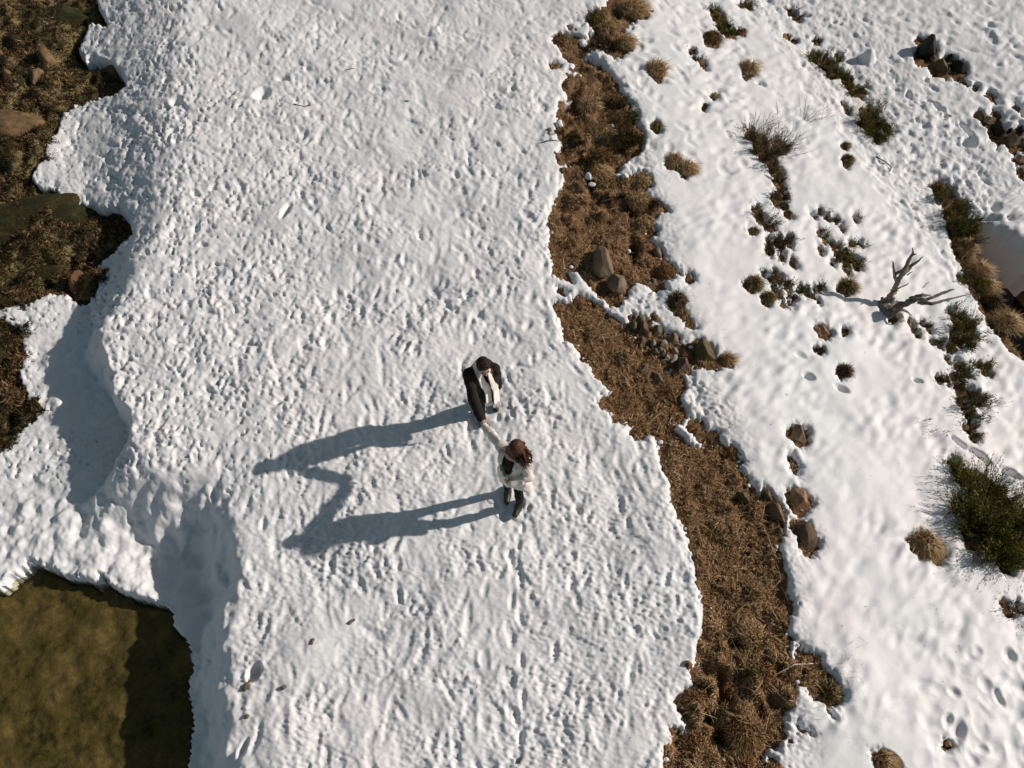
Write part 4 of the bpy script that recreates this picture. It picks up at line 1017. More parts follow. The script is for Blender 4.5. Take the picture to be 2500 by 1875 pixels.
# ------------------------------------------------------------------ straw, moss and stalks on the bare strip
def scatter(seed, n_, lo, hi, thr=2.0):
    r = np.random.default_rng(seed)
    u = r.uniform(lo[0], hi[0], n_); v = r.uniform(lo[1], hi[1], n_)
    x, y, _ = unproject(u, v, base, 12)
    z, L, S = soil_height(x, y)
    k = (S > thr)
    for hx, hy, rx, ry, dp in HOLLOWS:
        k &= (((u - hx) / rx) ** 2 + ((v - hy) / ry) ** 2 > .8) | (r.random(len(u)) < .12)
    return x[k], y[k], z[k], S[k], r
def litter(seed, n_, lo, hi, length, width, tilt, material, name, lab, zo=.0, thr=1.0):
    x, y, z, S, r = scatter(seed, n_, lo, hi, thr)
    m = len(x)
    # local flow so that the straw lies in swirls
    fl = samp(N_hum, x * .6 + 5, y * .6) * 1.6
    an = fl + r.normal(0, .9, m)
    L_ = r.uniform(.5, 1.4, m) * length
    el = np.abs(r.normal(0, tilt, m))
    d = np.stack([np.cos(an) * np.cos(el), np.sin(an) * np.cos(el), np.sin(el)], 1)
    P0 = np.stack([x, y, z + zo], 1)
    P1 = P0 + d * (L_ * .5)[:, None] + np.array([0, 0, .008]); P2 = P0 + d * L_[:, None] * .98
    P2[:, 2] -= np.abs(r.normal(0, .006, m))
    side = np.stack([-np.sin(an), np.cos(an), r.normal(0, .5, m)], 1)
    me = blades_mesh(P0, P1, P2, r.uniform(.5, 1.4, m) * width, side, material)
    return put(name, me, None, None, lab, kind='stuff')
litter(31, 210000, (1320, -60), (2100, 1950), .045, .0032, .55, 'litter', 'moss_and_litter', 'brown moss and short dead grass covering the bare strip', 0, 0)
litter(32, 30000, (1320, -60), (2100, 1950), .085, .0026, .35, 'grass_straw', 'straw', 'dry straw scattered over the bare strip', .006, 0)
litter(33, 3600, (1320, -60), (2100, 1950), .20, .0026, .22, 'grass_straw', 'long_straw', 'long pale stalks lying over the bare strip', .018, 1)
litter(34, 14000, (2280, 430), (2560, 940), .08, .0035, .6, 'grass_oliv', 'bank_grass', 'short olive grass on the gully bank', 0, 0)
litter(35, 9000, (1640, 0), (2500, 1520), .05, .003, .6, 'grass_dark', 'hole_litter', 'dark litter in the small melt holes', 0, 0)

# moss and dead grass on the wet bank at the upper left
def bank_moss(seed, n_, length, width, material, name, lab, patch):
    r = np.random.default_rng(seed)
    u = r.uniform(-60, 330, n_); v = r.uniform(-60, 1120, n_)
    x, y, _ = unproject(u, v, lambda a, b_: np.full(np.shape(a), -.66), 6)
    L = bare_px(x, y)[0]
    nz = samp(N_big, x * 1.3 + 1, y * 1.3) + .6 * samp(N_hum, x, y)
    k = (L > -30) & ((nz > patch) if patch > -.5 else ((nz < -.3) if patch > -1 else (nz < 9))) & (y > 4.2)
    x, y = x[k], y[k]; z = bed_height(x, y); m_ = len(x)
    an = samp(N_hum, x + 3, y) * 2 + r.normal(0, .9, m_); el = np.abs(r.normal(.5, .4, m_)); L_ = r.uniform(.5, 1.4, m_) * length
    d = np.stack([np.cos(an) * np.cos(el), np.sin(an) * np.cos(el), np.sin(el)], 1)
    P0 = np.stack([x, y, z - .005], 1); P1 = P0 + d * (L_ * .5)[:, None]; P2 = P0 + d * L_[:, None]; P2[:, 2] -= .012
    side = np.stack([-np.sin(an), np.cos(an), r.normal(0, .5, m_)], 1)
    put(name, blades_mesh(P0, P1, P2, r.uniform(.5, 1.4, m_) * width, side, material), None, None, lab, kind='stuff')
bank_moss(71, 110000, .075, .0065, 'leaf_dark', 'bank_moss', 'dark moss on the wet bank at the left', -2)
bank_moss(73, 80000, .07, .006, 'leaf_darkgreen', 'bank_green_moss', 'olive green moss patches on the wet bank at the left', .35)
bank_moss(72, 90000, .08, .0055, 'grass_rust', 'bank_dead_grass', 'brown dead grass on the wet bank at the left', -.9)
# dark specks of plant debris blown over the snow
r = np.random.default_rng(91)
u = r.uniform(300, 2450, 520); v = r.uniform(10, 1860, 520)
x, y, _ = unproject(u, v, base, 12)
z, L, S = snow_height(x, y)[:3]
k = (L < -20) & (S < -8) & (r.random(520) < np.where(u > 1650, .8, .45))
x, y, z = x[k], y[k], z[k]; m_ = len(x)
an = r.uniform(0, 6.28, m_); L_ = r.uniform(.008, .028, m_)
d = np.stack([np.cos(an), np.sin(an), np.full(m_, .1)], 1)
P0 = np.stack([x, y, z + .004], 1)
put('snow_debris', blades_mesh(P0, P0 + d * (L_ * .5)[:, None], P0 + d * L_[:, None], r.uniform(.002, .005, m_), np.stack([-np.sin(an), np.cos(an), np.zeros(m_)], 1), 'twigs'), None, None, 'tiny dark specks of debris on the snow', kind='stuff')
# fine white crumbs of snow lying on the brown strip near its edges
x, y, z, S, r = scatter(41, 5200, (1320, -40), (2050, 1900), 1.5)
k = (S < 26) & (r.random(len(x)) < np.where(S < 8, .35, .05))
x, y, z = x[k], y[k], z[k]
D, Fc = ICO[2]
Vs, Fs = [], []
for q in range(len(x)):
    rad = min(r.gamma(2.0, .0065), .035) + .003
    Vs.append(D * np.array([rad, rad * r.uniform(.6, 1), rad * .8]) * (1 + .12 * np.sin(D[:, :1] * 7 + q)) + np.array([x[q], y[q], z[q] + rad * .5 + .012])); Fs.append(Fc + len(D) * q)
if len(Vs): put('snow_crumbs', mesh_np('crumbs', np.concatenate(Vs), np.concatenate(Fs), 'snow'), None, None, 'small crumbs of snow along the rim of the strip', kind='stuff')
# bigger lumps of snow, each its own thing
LUMPS = [(1527, 433, 9, 9, .06, 'round snowball on the brown strip beside the snow tongue'), (1512, 428, 12, 5, .03, 'slab of snow leaning on the round snowball'),
 (1437, 433, 9, 13, .05, 'upper lump of dirty snow beside the black crack in the strip'), (1446, 450, 9, 7, .04, 'lower lump of dirty snow beside the black crack in the strip'),
 (1493, 309, 7, 5, .04, 'lump of snow caught in the large dark shrub of the strip'), (1424, 106, 9, 14, .05, 'wedge of snow lying in the upper tip of the strip'),
 (1536, 612, 4, 5, .02, 'small snow lump beside the black hollow at the half covered stone'), (1366, 305, 10, 12, .06, 'snow clod at the left rim of the upper strip beside the low dark shrub')]
for i, (px, py, a, b_, h, lab) in enumerate(LUMPS):
    x, y, z = spot(px, py); s = mpp(x, y, z)
    me = stone_mesh(6100 + i, 3, a * s, b_ * s, h, 'snow', 6, .06)
    for p_ in me.polygons: p_.use_smooth = True
    put('snow_lump', me, None, (x, y, z + h * .75), lab, 'snow lump', 'lumps of snow on the brown strip')

# ------------------------------------------------------------------ tubes (branches, sticks)
def tube(paths, material, sides=8, knots=True, seed=1, smooth=True):
    """paths: lists of (Vector, radius); returns one mesh"""
    r = np.random.default_rng(seed); V = []; Fc = []
    for path in paths:
        # resample with a little wander
        pts = []; 
        for a in range(len(path) - 1):
            p0, r0 = path[a]; p1, r1 = path[a + 1]
            st = max(2, int((p1 - p0).length / .035))
            for q in range(st):
                t = q / st
                w = math.sin(t * math.pi) * .25
                pts.append((p0.lerp(p1, t) + Vector(r.normal(0, 1, 3)) * r0 * w * .6, (r0 + (r1 - r0) * t) * (1 + r.normal(0, .09))))
        pts.append(path[-1])
        base_i = len(V)
        up = Vector((.3, .2, 1)).normalized()
        for a, (p_, rd) in enumerate(pts):
            d = (pts[min(a + 1, len(pts) - 1)][0] - pts[max(a - 1, 0)][0]).normalized()
            s1 = d.cross(up); s1 = s1.normalized() if s1.length > 1e-4 else Vector((1, 0, 0)); s2 = d.cross(s1).normalized()
            for q in range(sides):
                an = 2 * math.pi * q / sides + a * .05
                fl = 1 + .22 * math.sin(an * 2 + a * .12) + .14 * math.sin(an * 3 + 1.3)
                V.append(p_ + (s1 * math.cos(an) + s2 * math.sin(an)) * rd * fl)
        for a in range(len(pts) - 1):
            for q in range(sides):
                i = base_i + a * sides + q; j = base_i + a * sides + (q + 1) % sides
                Fc.append((i, j, j + sides, i + sides))
        # caps as quads collapsed on a point
        for end, rev in ((0, True), (len(pts) - 1, False)):
            c = len(V); V.append(pts[end][0])
            for q in range(sides):
                i = base_i + end * sides + q; j = base_i + end * sides + (q + 1) % sides
                Fc.append((c, j, i, c) if rev else (c, i, j, c))
    V = np.array([v[:] for v in V])
    me = bpy.data.meshes.new('tube')
    me.from_pydata(V.tolist(), [], [tuple(dict.fromkeys(f)) for f in Fc]); me.materials.append(MAT[material])
    for p_ in me.polygons: p_.use_smooth = smooth
    me.update()
    return me
# dead tree
tb = lift(2168, 756, .0)
tree = bpy.data.objects.new('dead_tree', None); COL.objects.link(tree); tree.location = tb
tree['label'] = 'bleached dead tree with two forked bare limbs rising from the snow'; tree['category'] = 'dead tree'
def limb(name, pts, seed, sides=9):
    path = [(lift(px, py, h) - tb, rd * .82) for px, py, h, rd in pts]
    return put(name, tube([path], 'dead_wood', sides, seed=seed), tree)
limb('limb', [(2160, 748, -.05, .085), (2172, 730, .12, .072), (2185, 706, .30, .062), (2194, 684, .46, .058), (2203, 668, .58, .050), (2211, 657, .66, .044), (2217, 640, .76, .034), (2223, 628, .84, .030), (2229, 619, .9, .022), (2228, 605, .98, .009)], 1, 12)
limb('branch', [(2190, 690, .42, .045), (2184, 676, .50, .036), (2183, 664, .56, .030), (2181, 650, .62, .025), (2180, 640, .68, .015), (2177, 637, .7, .006)], 2)
limb('branch', [(2183, 672, .52, .026), (2192, 665, .57, .026), (2203, 661, .62, .03), (2210, 654, .66, .028)], 3)
limb('branch', [(2203, 672, .55, .034), (2215, 660, .64, .03), (2225, 648, .72, .028), (2238, 640, .79, .02), (2254, 626, .88, .007)], 4)
limb('branch', [(2229, 622, .88, .018), (2238, 620, .92, .006)], 5)
limb('branch', [(2193, 704, .32, .018), (2202, 700, .40, .013), (2212, 696, .46, .009), (2219, 690, .50, .004)], 6, 6)
limb('branch', [(2208, 698, .44, .008), (2218, 695, .5, .003)], 61, 6)
limb('branch', [(2214, 672, .60, .014), (2222, 666, .64, .009), (2229, 663, .68, .003)], 7, 6)
limb('limb', [(2168, 772, -.05, .095), (2176, 762, .10, .085), (2188, 752, .18, .07), (2205, 743, .26, .060), (2222, 736, .34, .058), (2240, 731, .42, .055), (2258, 732, .48, .042), (2276, 726, .54, .036), (2298, 716, .60, .032), (2318, 709, .66, .026), (2331, 707, .70, .008)], 8, 12)
limb('branch', [(2240, 736, .38, .042), (2258, 740, .42, .034), (2275, 742, .47, .028), (2296, 736, .52, .022), (2322, 729, .58, .018), (2350, 722, .62, .012), (2374, 717, .66, .005)], 9)
limb('branch', [(2222, 732, .34, .045), (2238, 724, .42, .04), (2252, 720, .48, .03), (2272, 721, .5, .012)], 10)
limb('branch', [(2192, 756, .12, .03), (2206, 757, .15, .022), (2216, 762, .13, .018), (2226, 770, .08, .008)], 11)
limb('root', [(2148, 738, -.02, .06), (2156, 742, .04, .075), (2168, 754, .03, .085), (2174, 770, .0, .06)], 12)
limb('root', [(2172, 742, .0, .05), (2168, 758, .05, .08), (2164, 772, .0, .05)], 13)
limb('root', [(2184, 738, .02, .03), (2178, 745, .08, .035), (2168, 752, .06, .05)], 14)
for q, (px, py, a, b_, colr) in enumerate([(2152, 738, 11, 8, 'olive'), (2182, 775, 11, 9, 'olive')]):
    o = add_stone(6300 + q, 'rock', px, py, a, b_, 20, .6, .2, colr, ['mossy stump lump at the upper foot of the dead tree', 'brown mossy lump at the lower foot of the dead tree'][q], None, .03)

# sticks and scraps on the snow
STICKS = [([(719, 258), (730, 261), (742, 262), (759, 258)], .010, 'stick', 'thin dark curved stick lying on the trampled snow, upper left of the couple', .02),
 ([(845, 173), (856, 169), (867, 167)], .007, 'stick', 'short dark twig on the trampled snow near the top', .02),
 ([(1266, 1862), (1273, 1850)], .014, 'stick', 'stubby black twig near the bottom edge', .01),
 ([(594, 1685), (602, 1673), (614, 1656)], .022, 'driftwood', 'pale weathered piece of wood half sunk in the bank edge at the lower left', .0),
 ([(850, 1522), (858, 1515), (866, 1510)], .018, 'bark_piece', 'tan bark flake on the trampled snow below the couple', .0),
 ([(762, 1575), (768, 1560)], .016, 'bark_piece', 'tan bark flake left of the other one on the trampled snow', .0),
 ([(688, 1682), (700, 1676)], .022, 'bark_piece', 'brown bark flake near the lower left bank', .0),
 ([(600, 1752), (606, 1744)], .02, 'bark_piece', 'dark brown bark flake at the very edge of the bank', .0),
 ([(1888, 1648), (1915, 1635), (1940, 1622), (1988, 1618)], .006, 'stalk', 'long pale stalk bridging the snow between the strip and the detached patch', .05),
 ([(1782, 294), (1786, 300), (1790, 296)], .004, 'stick', 'tiny bent twig left of the tall twiggy bush', .02),
 ([(2315, 1254), (2320, 1248)], .012, 'stick', 'small black twig in the snow left of the huge bush', .01),
 ([(2255, 702), (2262, 694), (2268, 688)], .004, 'stick', 'thin twig poking from the snow between the two limbs of the dead tree', .03),
 ([(2137, 382), (2160, 396), (2175, 410), (2172, 420)], .012, 'stick', 'crooked dark branch lying at the edge of the footprint track', .02),
 ([(1520, 1032), (1532, 1027)], .006, 'stalk', 'short pale stalk on the left bulge of the lower strip', .04),
 ([(1320, 348), (1335, 345), (1350, 342), (1368, 340)], .008, 'stick', 'dark root crossing the snow into the left side of the upper strip', .02),
 ([(2175, 150), (2180, 140)], .0, '', '', 0)]
for i, (pts, rd, nm, lab, h) in enumerate(STICKS):
    if not nm: continue
    path = []
    for k, (px, py) in enumerate(pts):
        p_ = lift(px, py, 0)
        zz_ = float(snow_z(p_.x, p_.y)[0]); zz_ = max(zz_, float(soil_z(p_.x, p_.y)[0]))
        path.append((Vector((p_.x, p_.y, zz_ + h * .5 + rd * .6)), rd * (1 - .5 * k / len(pts))))
    o_ = path[0][0].copy()
    put(nm, tube([[(a - o_, b_) for a, b_ in path]], {'stick': 'twigs', 'driftwood': 'rock_bed', 'bark_piece': 'rock_tan', 'stalk': 'scarf_cream'}[nm], 7, seed=60 + i), None, o_, lab, {'stick': 'stick', 'driftwood': 'driftwood', 'bark_piece': 'bark', 'stalk': 'stalk'}[nm])
p_ = lift(992, 248, 0)
r = np.random.default_rng(5)
me = stone_mesh(88, 2, .05, .025, .012, 'plastic_green', 6)
put('litter_scrap', me, None, (p_.x, p_.y, float(snow_z(p_.x, p_.y)[0]) + .006), 'small green scrap lying on the trampled snow near the top', 'scrap')
# grass stems that stick out of the snow along the strip's right edge
r = np.random.default_rng(55)
P0, P1, P2, W, S_ = [], [], [], [], []
for k in range(260):
    zone = [(1930, 1720, 90, 90), (2060, 1640, 40, 60), (1500, 200, 60, 50), (1600, 500, 50, 40), (1700, 820, 60, 60), (1770, 1050, 40, 50)][k % 6]
    u = zone[0] + r.normal(0, .5) * zone[2]; v = zone[1] + r.normal(0, .5) * zone[3]
    b0 = lift(u, v, 0); b0.z = float(snow_z(b0.x, b0.y)[0]) - .02
    an = r.uniform(0, 6.28); l = r.uniform(.08, .2); d = Vector((math.cos(an), math.sin(an), .5)).normalized()
    P0.append(b0); P1.append(b0 + d * l * .5 + Vector((0, 0, .02))); P2.append(b0 + d * l); W.append(.0016); S_.append(d.cross(Vector((0, 0, 1))).normalized())
put('grass_stems', blades_mesh(np.array(P0), np.array(P1), np.array(P2), np.array(W), np.array(S_), 'grass_dark'), None, None, 'single thin grass stems poking through the snow', kind='stuff')

# ------------------------------------------------------------------ figures: distance fields turned into one smooth skin each
class Field:
    def __init__(s, lo, hi, h):
        s.h = h; s.lo = np.array(lo, float)
        s.n = np.ceil((np.array(hi) - s.lo) / h).astype(int) + 1
        s.F = np.full(s.n, .2, np.float32)
    def _sub(s, lo, hi):
        a = np.clip(np.floor((np.array(lo) - s.lo) / s.h).astype(int), 0, s.n - 1); b = np.clip(np.ceil((np.array(hi) - s.lo) / s.h).astype(int) + 1, 1, s.n)
        sl = tuple(slice(a[i], max(b[i], a[i] + 1)) for i in range(3))
        g = np.meshgrid(*[s.lo[i] + np.arange(sl[i].start, sl[i].stop) * s.h for i in range(3)], indexing='ij')
        return sl, g
    def merge(s, sl, d, k, mode='add'):
        A = s.F[sl]
        if mode == 'add':
            hh = np.maximum(k - np.abs(A - d), 0) / max(k, 1e-6)
            s.F[sl] = np.minimum(A, d) - hh * hh * k * .25
        elif mode == 'cut':
            s.F[sl] = np.maximum(A, -d)
        elif mode == 'and':
            s.F[sl] = np.maximum(A, d)
    def cap(s, a, b, ra, rb, k=.02, mode='add'):
        a = np.array(a, float); b = np.array(b, float); R = max(ra, rb) + k + 2 * s.h
        sl, g = s._sub(np.minimum(a, b) - R, np.maximum(a, b) + R)
        ab = b - a; L2 = (ab ** 2).sum() + 1e-12
        t = np.clip(sum((g[i] - a[i]) * ab[i] for i in range(3)) / L2, 0, 1)
        d = np.sqrt(sum((g[i] - a[i] - t * ab[i]) ** 2 for i in range(3))) - (ra + (rb - ra) * t)
        s.merge(sl, d, k, mode)
    def ell(s, c, axes, rad, k=.02, mode='add'):
        c = np.array(c, float); A = np.array(axes, float); R = max(rad) + k + 2 * s.h
        sl, g = s._sub(c - R, c + R)
        q = [(sum((g[i] - c[i]) * A[j][i] for i in range(3))) / rad[j] for j in range(3)]
        r_ = np.sqrt(q[0] ** 2 + q[1] ** 2 + q[2] ** 2) + 1e-6
        # distance estimate from gradient of the scaled norm
        gr = np.sqrt((q[0] / rad[0]) ** 2 + (q[1] / rad[1]) ** 2 + (q[2] / rad[2]) ** 2) / r_ + 1e-6
        d = (r_ - 1) / gr
        s.merge(sl, d, k, mode)
    def fn(s, f, k=.0, mode='and', lo=None, hi=None):
        sl, g = s._sub(lo if lo is not None else s.lo, hi if hi is not None else s.lo + s.n * s.h)
        s.merge(sl, f(*g), k, mode)
    def mesh(s, material, name='figure'):
        F_ = s.F; nx, ny, nz = F_.shape
        ins = F_ < 0
        c = [ins[i:nx - 1 + i, j:ny - 1 + j, k:nz - 1 + k] for i in (0, 1) for j in (0, 1) for k in (0, 1)]
        cnt = sum(x.astype(np.int8) for x in c)
        cells = np.argwhere((cnt > 0) & (cnt < 8))
        acc = np.zeros((len(cells), 3)); num = np.zeros(len(cells))
        offs = [(i, j, k) for i in (0, 1) for j in (0, 1) for k in (0, 1)]
        for a in range(8):
            for ax in range(3):
                if offs[a][ax]: continue
                oa = np.array(offs[a]); ob = oa.copy(); ob[ax] = 1
                fa = F_[tuple((cells + oa).T)]; fb = F_[tuple((cells + ob).T)]
                m = (fa < 0) != (fb < 0)
                t = np.where(m, fa / np.where(np.abs(fa - fb) < 1e-9, 1, fa - fb), 0)
                p_ = oa + t[:, None] * (ob - oa)
                acc[m] += p_[m]; num[m] += 1
        V = s.lo + (cells + acc / num[:, None]) * s.h
        idx = np.full((nx, ny, nz), -1, np.int64); idx[tuple(cells.T)] = np.arange(len(cells))
        quads = []
        for ax in range(3):
            sl0 = [slice(1, None)] * 3; sl0[ax] = slice(0, -1)
            A = ins[tuple(sl0)]; sl1 = [slice(1, None)] * 3
            B = ins[tuple(sl1)] if ax == -1 else None
            shp = [slice(None)] * 3
            i0 = np.argwhere(np.diff(ins.astype(np.int8), axis=ax) != 0)
            o1, o2 = [k for k in range(3) if k != ax]
            i0 = i0[(i0[:, o1] > 0) & (i0[:, o2] > 0) & (i0[:, o1] < F_.shape[o1] - 1) & (i0[:, o2] < F_.shape[o2] - 1)]
            def at(d1, d2):
                q = i0.copy(); q[:, o1] -= d1; q[:, o2] -= d2
                return idx[tuple(q.T)]
            q = np.stack([at(1, 1), at(0, 1), at(0, 0), at(1, 0)], 1)
            flip = ins[tuple(i0.T)]
            if ax == 1: flip = ~flip
            q[~flip] = q[~flip][:, ::-1]
            quads.append(q[(q >= 0).all(1)])
        return mesh_np(name, V, np.concatenate(quads), material)
def nrm(v): v = np.array(v, float); return v / np.linalg.norm(v)
def hand(f, wrist, d, palm_n, side, R=1.0, curl=.5, k=.008):
    """palm and five bent fingers; d = hand direction, palm_n = palm normal (fingers curl to it), side = towards the thumb"""
    d, palm_n, side = nrm(d), nrm(palm_n), nrm(side)
    w = np.array(wrist, float)
    c = w + d * .045 * R
    f.ell(c, [d, side, palm_n], (.052 * R, .040 * R, .016 * R), .012)
    f.cap(w - d * .01, w + d * .02, .026 * R, .026 * R, .012)
    for i, (off, ln) in enumerate([(.028, .072), (.010, .080), (-.009, .074), (-.027, .058)]):
        p0 = w + d * (.078 - .004 * abs(i - 1)) * R + side * off * R
        a1 = curl * .6; a2 = curl * 1.4; a3 = curl * 2.1
        p1 = p0 + (d * math.cos(a1) + palm_n * math.sin(a1)) * ln * .42 * R
        p2 = p1 + (d * math.cos(a2) + palm_n * math.sin(a2)) * ln * .32 * R
        p3 = p2 + (d * math.cos(a3) + palm_n * math.sin(a3)) * ln * .26 * R
        f.cap(p0 - d * .02, p1, .0095 * R, .0088 * R, k * .5); f.cap(p1, p2, .0088 * R, .008 * R, .003); f.cap(p2, p3, .008 * R, .007 * R, .003)
    t0 = w + d * .022 * R + side * .026 * R
    t1 = t0 + nrm(side * .8 + d * .6 + palm_n * .2) * .036 * R; t2 = t1 + nrm(side * .25 + d * 1 + palm_n * (.3 + curl * .5)) * .030 * R
    f.cap(t0, t1, .013 * R, .0105 * R, .008); f.cap(t1, t2, .0105 * R, .0085 * R, .004)
def person_body(J, sex, h=.0075):
    lo = np.array([-.62, -1.0, -.03]); hi = np.array([.62, .75, 1.85])
    pts = np.array([J[k] for k in J if k not in ('face', 'up', 'fwd', 'handR', 'handL')])
    lo = pts.min(0) - .22; hi = pts.max(0) + .24; lo[2] = -.03
    f = Field(lo, hi, h)
    fw = nrm(J['fwd']); rt = nrm(np.cross(fw, (0, 0, 1)))     # person's right
    up = nrm(np.cross(rt, fw))
    m = 1.0 if sex == 'm' else .9
    pel, ch, nk = np.array(J['pelvis']), np.array(J['chest']), np.array(J['neck'])
    f.ell(ch, [rt, fw, up], (.165 * m, .115 * m, .19), .05)
    f.ell(ch + (pel - ch) * .5, [rt, fw, up], (.135 * m, .10 * m, .17), .06)
    f.ell(pel, [rt, fw, up], (.165, .115, .14), .06)
    f.cap(ch + up * .12, nk, .09 * m, .058, .05)
    hd = np.array(J['head'])
    f.cap(nk, hd - np.array(J['up']) * .05, .056 * m, .052 * m, .03)
    fa = nrm(J['face']); hu = nrm(np.array(J['up']) - fa * np.dot(J['up'], fa)); hr = nrm(np.cross(fa, hu))
    f.ell(hd + hu * .022 - fa * .008, [hr, fa, hu], (.074, .094, .095), .02)
    f.ell(hd - hu * .052 + fa * .028, [hr, fa, hu], (.052, .060, .066), .03)
    f.ell(hd - hu * .098 + fa * .058, [hr, fa, hu], (.024, .020, .018), .02)        # chin
    f.cap(hd + hu * .012 + fa * .082, hd - hu * .030 + fa * .106, .008, .0135, .010)    # nose
    f.cap(hd + hu * .026 + fa * .080 + hr * .034, hd + hu * .026 + fa * .080 - hr * .034, .009, .009, .012)   # brow
    for s_ in (1, -1):
        f.ell(hd + hr * s_ * .076 - hu * .005 - fa * .006, [hr, fa, hu], (.010, .020, .031), .006)      # ears
        f.ell(hd + hr * s_ * .034 - hu * .03 + fa * .062, [hr, fa, hu], (.022, .02, .024), .015)        # cheeks
    for sd in 'RL':
        sh, el, wr = np.array(J['sho' + sd]), np.array(J['elb' + sd]), np.array(J['wri' + sd])
        f.ell(sh, [rt, fw, up], (.062 * m, .062 * m, .062 * m), .04)
        f.cap(ch + up * .13, sh, .07 * m, .055 * m, .05)
        f.cap(sh, el, .052 * m, .040 * m, .03); f.cap(el, wr, .040 * m, .026 * m, .02)
        hip, kn, an = np.array(J['hip' + sd]), np.array(J['kne' + sd]), np.array(J['ank' + sd])
        f.cap(hip, kn, .088 * m, .056 * m, .04); f.cap(kn, an, .056 * m, .038 * m, .03)
        f.ell(kn + (an - kn) * .3 - fw * .015, [rt, fw, up], (.045 * m, .05 * m, .10), .04)
        toe = np.array(J['toe' + sd])
        f.cap(an - np.array([0, 0, .03]), toe, .036, .028, .02)
        H_ = J['hand' + sd]
        hand(f, wr, *H_)
    return f, (hd, fa, hu, hr, fw, rt, up)
def figure(label, J, sex, base_pt):
    root = bpy.data.objects.new('person', None); COL.objects.link(root)
    root.location = base_pt; root.scale = (1.03,) * 3 if sex == 'm' else (1, 1, 1); root['label'] = label; root['category'] = 'person'; root.empty_display_size = .2
    return root
def face_parts(root, fr):
    hd, fa, hu, hr = fr[:4]
    D, Fc = ICO[2]
    for s_ in (1, -1):
        c = hd + hr * s_ * .031 + hu * .006 + fa * .081
        V = D * np.array([.012, .012, .009]); V = c + V[:, :1] * hr + V[:, 1:2] * fa + V[:, 2:3] * hu
        put('eye', mesh_np('eye', V, Fc, 'eye'), root)
        V = D * np.array([.019, .005, .004]); c = hd + hr * s_ * .032 + hu * .027 + fa * .0885
        V = c + V[:, :1] * hr + V[:, 1:2] * fa + V[:, 2:3] * hu
        put('eyebrow', mesh_np('brow', V, Fc, 'hair_black'), root)
    V = D * np.array([.024, .008, .007]); c = hd - hu * .060 + fa * .088
    V = c + V[:, :1] * hr + V[:, 1:2] * fa + V[:, 2:3] * hu
    put('mouth', mesh_np('mouth', V, Fc, 'lips'), root)
def legs_field(J, h, m, cut_lo, hipz, names='RL', grow=.018):
    pts = np.array([J[k + s_] for k in ('hip', 'kne', 'ank') for s_ in 'RL'] + [J['pelvis']])
    f = Field(pts.min(0) - .2, pts.max(0) + .2, h)
    fw = nrm(J['fwd']); rt = nrm(np.cross(fw, (0, 0, 1)))
    f.ell(J['pelvis'], [rt, fw, (0, 0, 1)], (.165 * m + grow, .115 * m + grow, .15), .04)
    for sd in names:
        hip, kn, an = [np.array(J[q + sd]) for q in ('hip', 'kne', 'ank')]
        f.cap(hip, kn, .088 * m + grow, .056 * m + grow, .04); f.cap(kn, an, .056 * m + grow, .038 * m + grow * 1.1, .03)
        f.ell(kn + (an - kn) * .3 - fw * .015, [rt, fw, (0, 0, 1)], (.045 * m + grow, .05 * m + grow, .10), .04)
    return f
def wrinkle(f, amp, fr, seed):
    r = np.random.default_rng(seed); ph = r.uniform(0, 6, 6)
    g = np.meshgrid(*[f.lo[i] + np.arange(f.n[i]) * f.h for i in range(3)], indexing='ij')
    w = np.sin(g[0] * fr + 2 * np.sin(g[2] * fr * .6 + ph[0]) + ph[1]) * np.sin(g[2] * fr * .8 + ph[2] + 1.5 * np.sin(g[1] * fr * .7 + ph[3]))
    w = w + .6 * np.sin(g[1] * fr * 1.4 + g[2] * fr * 1.1 + ph[4] + 1.2 * np.sin(g[0] * fr + ph[5]))
    f.F += (amp * w).astype(np.float32)
def shoe(root, J, sd, material, boot=0.0):
    an, toe = np.array(J['ank' + sd]), np.array(J['toe' + sd])
    d = toe - an; d[2] = 0; L = np.linalg.norm(d); d = d / L; s_ = np.cross(d, (0, 0, 1))
    z0 = toe[2] - .03
    heel = np.array([an[0], an[1], 0]) - d * .055; heel[2] = z0
    f = Field(np.minimum(heel, toe) - .12, np.maximum(np.maximum(heel, toe), an) + np.array([.12, .12, .12 + boot]), .006)
    f.cap(heel + (0, 0, .045), heel + d * .10 + (0, 0, .050), .042, .044, .02)
    f.cap(heel + d * .10 + (0, 0, .045), toe + d * .01 + (0, 0, .012), .046, .040, .03)
    f.cap(an - (0, 0, .03), an + (0, 0, .03 + boot), .048, .052, .03)
    f.fn(lambda x, y, z: (z0 + .012) - z, mode='and')
    o = put('boot' if boot else 'shoe', f.mesh(material), root)
    fs = Field(np.minimum(heel, toe) - .12, np.maximum(heel, toe) + .12, .006)
    fs.cap(heel + (0, 0, .01), heel + d * .10 + (0, 0, .01), .047, .046, .01); fs.cap(heel + d * .12 + (0, 0, .01), toe + d * .012 + (0, 0, .01), .047, .044, .03)
    fs.fn(lambda x, y, z: np.abs(z - (z0 + .004)) - .012, mode='and')
    put('sole', fs.mesh('boot_sole'), o)
    if boot:
        for q in range(5):
            c = an * (1 - q / 6.5) + (toe + np.array([0, 0, .055])) * (q / 6.5) + np.array([0, 0, .055 - .01 * q]) + d * .028
            me = tube([[(Vector(c - s_ * .026), .0035), (Vector(c + d * .006 + (0, 0, .008)), .0035), (Vector(c + s_ * .026), .0035)]], 'button', 5, seed=q)
            put('lace', me, o)
    return o

